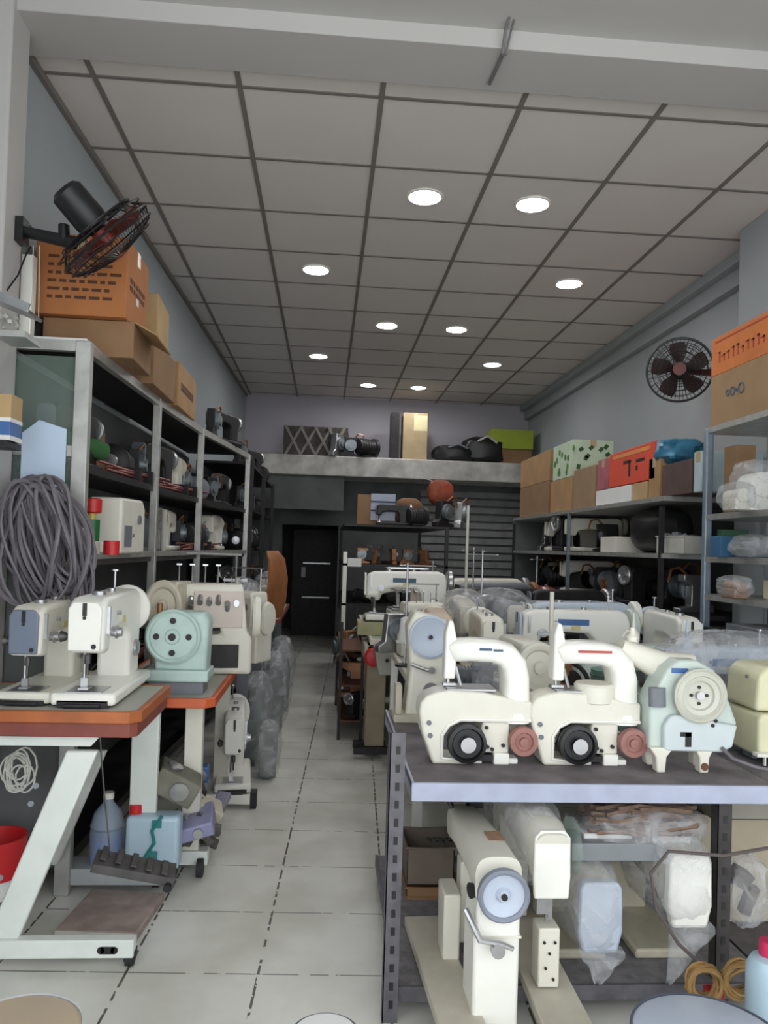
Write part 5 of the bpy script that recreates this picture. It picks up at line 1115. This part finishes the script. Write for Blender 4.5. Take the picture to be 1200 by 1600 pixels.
plainbox('white_tin', (2.1, at(950, 850, x=2.0).y, 1.3355), (.2, .3, .11), creamM, 'low cream tin on the second board left of the black cloth', 'box')
bk = empty('black_cloth', (2.16, at(995, 820, x=2.0).y, 1.3355), 0, 'black cloth bundle hanging in the right wall shelf', 'cloth')
wobble_blob((0, 0, .15), (.13, .30, .145), 46, .08).build('cloth', blackM, bk)
wbx = bin_(.24, .30, .10, mat('white card', (206, 204, 196), .7)); wbx.location = (2.12, at(1045, 850, x=2.0).y, 1.3355); wbx.rotation_euler = (0, 0, .1); tag(wbx, 'open white box of parts on the second board by the tall post', 'box')
k = MB(); rnd = random.Random(12)
for i in range(16): k.box((rnd.uniform(-.09, .09), rnd.uniform(-.12, .12), .07 + rnd.uniform(0, .05)), (.05, .03, .02), (rnd.random(), rnd.random(), rnd.random()))
tag(k.build('small_parts', greyM, wbx), kind='stuff')
# ---------------------------------------------------------------- near right rack with cartons on top
nr = empty('tall_rack', (1.98, 3.1, 0), 0, 'tall galvanised rack at the right picture edge with a round blue grey post', 'rack')
MB().bb(-.005, .035, .80, .84, 0, 2.0).build('post', mat('blue grey galvanised post', (150, 164, 178), .4, .4, var=.12, scale=14), nr, bevel=.008)
MB().bb(.36, .39, .80, .83, 0, 2.0).bb(-.0, .03, -.3, -.27, 0, 2.0).build('rear_posts', galvM, nr)
for z in (2.0, 1.545, 1.325, 1.13, .85): MB().bb(.0, .375, -.27, .84, z - .03, z - .001).build('shelf', alumM if z != .85 else darkM, nr)
k1 = carton(.38, .62, .265, mat('greyish kraft board', (172, 140, 104), .85, var=.08), name='carton'); k1.location = (2.185, 3.6, 2.0005); tag(k1, 'kraft carton with blue print on the tall right rack', 'box')
# simple blue printed letters strip
kk = MB(); rnd = random.Random(1); y_ = -.02
for w_ in (.05, .012, .04, .03): kk.torus((-.1915, y_ + w_ / 2, .15), (1, 0, 0), w_ / 2, .004, 14, 4); y_ += w_ + .012
kk.build('print', blueinkM, k1)
k2 = carton(.36, .60, .20, mat('bright orange carton', (222, 130, 68), .8, var=.08)); k2.location = (2.18, 3.62, 2.267); tag(k2, 'orange carton with red lettering, topmost on the tall right rack', 'box')
kk = MB(); y_ = -.2
while y_ < .24:
    h_ = rnd.uniform(.03, .06); kk.bb(-.1815, -.1803, y_, y_ + .012, .06, .06 + h_).bb(-.1815, -.1803, y_, y_ + rnd.uniform(.02, .035), .06 + h_ - .01, .06 + h_); y_ += .045
kk.bb(-.1815, -.1803, -.25, .26, .17, .178).build('print', mat('red print', (190, 70, 40), .7), k2)
def nrp(px, py, z, y=3.6): q = at(px, py, y=y); return (q.x, y, z + .0005)
def hold(name, p, d, m_, lab, cat='box', rz=0): return plainbox(name, p, d, m_, lab, cat, rz)
q = at(1134, 715, y=3.85); hold('brown_sack', (q.x + .02, 3.75, 1.5455), (.10, .12, .34), kraftdM, 'dark brown packet standing inside the tall right rack', 'packet')
for k_, (px, z, w_, h_, cm, lab, sd) in enumerate(((1180, 1.545, .10, .20, whiteM, 'wrapped white part on the upper board of the tall rack', 61), (1150, 1.545, .06, .11, creamM, 'small wrapped cream part beside the dark brown packet', 62), (1178, 1.325, .09, .09, greyM, 'wrapped grey part on the second board of the tall rack', 63), (1150, 1.13, .055, .09, copperM, 'wrapped brassy motor on the third board of the tall rack', 64))):
    o = empty('wrapped_part', nrp(px, 800, z, 3.5), 0, lab, 'machine part')
    MB().bb(-w_ * .6, w_ * .6, -.06, .06, 0, h_ * .5).cyl((0, -.07, h_ * .6), (0, .07, h_ * .6), h_ * .3).build('core', cm, o, bevel=.004)
    wobble_blob((0, 0, h_ * .6), (w_, .11, h_ * .6), sd, .13).build('plastic_wrap', wrapM, o)
hold('blue_box', nrp(1128, 850, 1.325, 3.72), (.07, .1, .10), mat('blue box', (60, 110, 150), .5), 'small blue box on the second board beside the tall post')
hold('green_box', nrp(1145, 850, 1.325, 3.86), (.14, .06, .14), mat('dark green box', (70, 110, 84), .6), 'dark green box behind the small blue box')
hold('cream_box', (2.15, 3.45, 1.1305), (.14, .16, .09), yellowM, 'cream box on the third board of the tall rack')
o = empty('white_switch_box', (2.06, 3.38, 1.1305), 0, 'small white box with black sockets on the tall rack', 'switch box'); MB().bb(-.035, .035, -.04, .02, 0, .05).build('body', paperM, o, bevel=.003); MB().cyl((-.015, -.041, .025), (-.015, -.04, .025), .01).cyl((.018, -.041, .025), (.018, -.04, .025), .01).build('socket', blackM, o)
hold('black_box', nrp(1135, 950, .85, 3.7), (.13, .2, .12), blackM, 'black box on the low board of the tall rack')
hold('grey_case', nrp(1190, 980, .85, 3.4), (.18, .3, .16), greyM, 'grey case on the low board at the right picture edge')

# ---------------------------------------------------------------- small things on the right hand tables and shelves
cols = [('white', paperM), ('cream', creamM), ('grey', greyM), ('brown', cabbM), ('red', redM), ('dark', darkM)]
CN = {n_: cone(m_) for n_, m_ in cols}
spots = [('white', 1.62, 3.42), ('cream', 1.70, 3.36), ('red', 1.56, 4.2), ('white', 1.64, 4.16), ('grey', 1.72, 4.12), ('brown', 1.08, 3.44)]
for n_, x, y in spots: put(CN[n_], (x, y, .7215), 0, {1.62: 'white thread cone at the front right of the crowded table', 1.70: 'cream thread cone at the front right corner of the crowded table', 1.56: 'red thread cone at the right end of the crowded table', 1.64: 'white thread cone between a red and a grey one', 1.72: 'grey thread cone at the right end of the crowded table', 1.08: 'brown thread cone beside a grey motor'}[x])
put(CN['dark'], (1.68, 5.95, .7415), 0, 'dark thread cone at the back right of the middle table')
for k_, (x, y, h_, lab) in enumerate(((.42, 3.9, .52, 'steel thread stand on the left edge of the crowded table'), (.93, 4.52, .60, 'steel thread stand at the back of the crowded table'), (1.02, 5.25, .60, 'steel thread stand right of the long white machine head'), (1.56, 5.6, .55, 'steel thread stand at the right of the middle table'))):
    o = empty('thread_stand', (x, y, .7215 if y < 4.7 else .7415), .3 * k_, lab, 'thread stand')
    MB().cyl((0, 0, 0), (0, 0, h_), .006, n=10).build('pole', steelM, o); MB().lathe([(.05, 0), (.05, .01), (.015, .014)]).build('base', darkM, o)
    MB().bb(-.10, .10, -.004, .004, h_ - .03, h_ - .022).torus((-.10, 0, h_ - .026), (0, 0, 1), .012, .0025, 14, 5).torus((.10, 0, h_ - .026), (0, 0, 1), .012, .0025, 14, 5).build('arm', steelM, o)
    MB().lathe([(0, .0), (.05, 0), (.05, .006), (0, .007)], (0, 0, .12)).lathe([(.04, .127), (.028, .24), (.01, .25)], n=18).build('cone', [paperM, cabwM, greyM, creamM][k_], o)
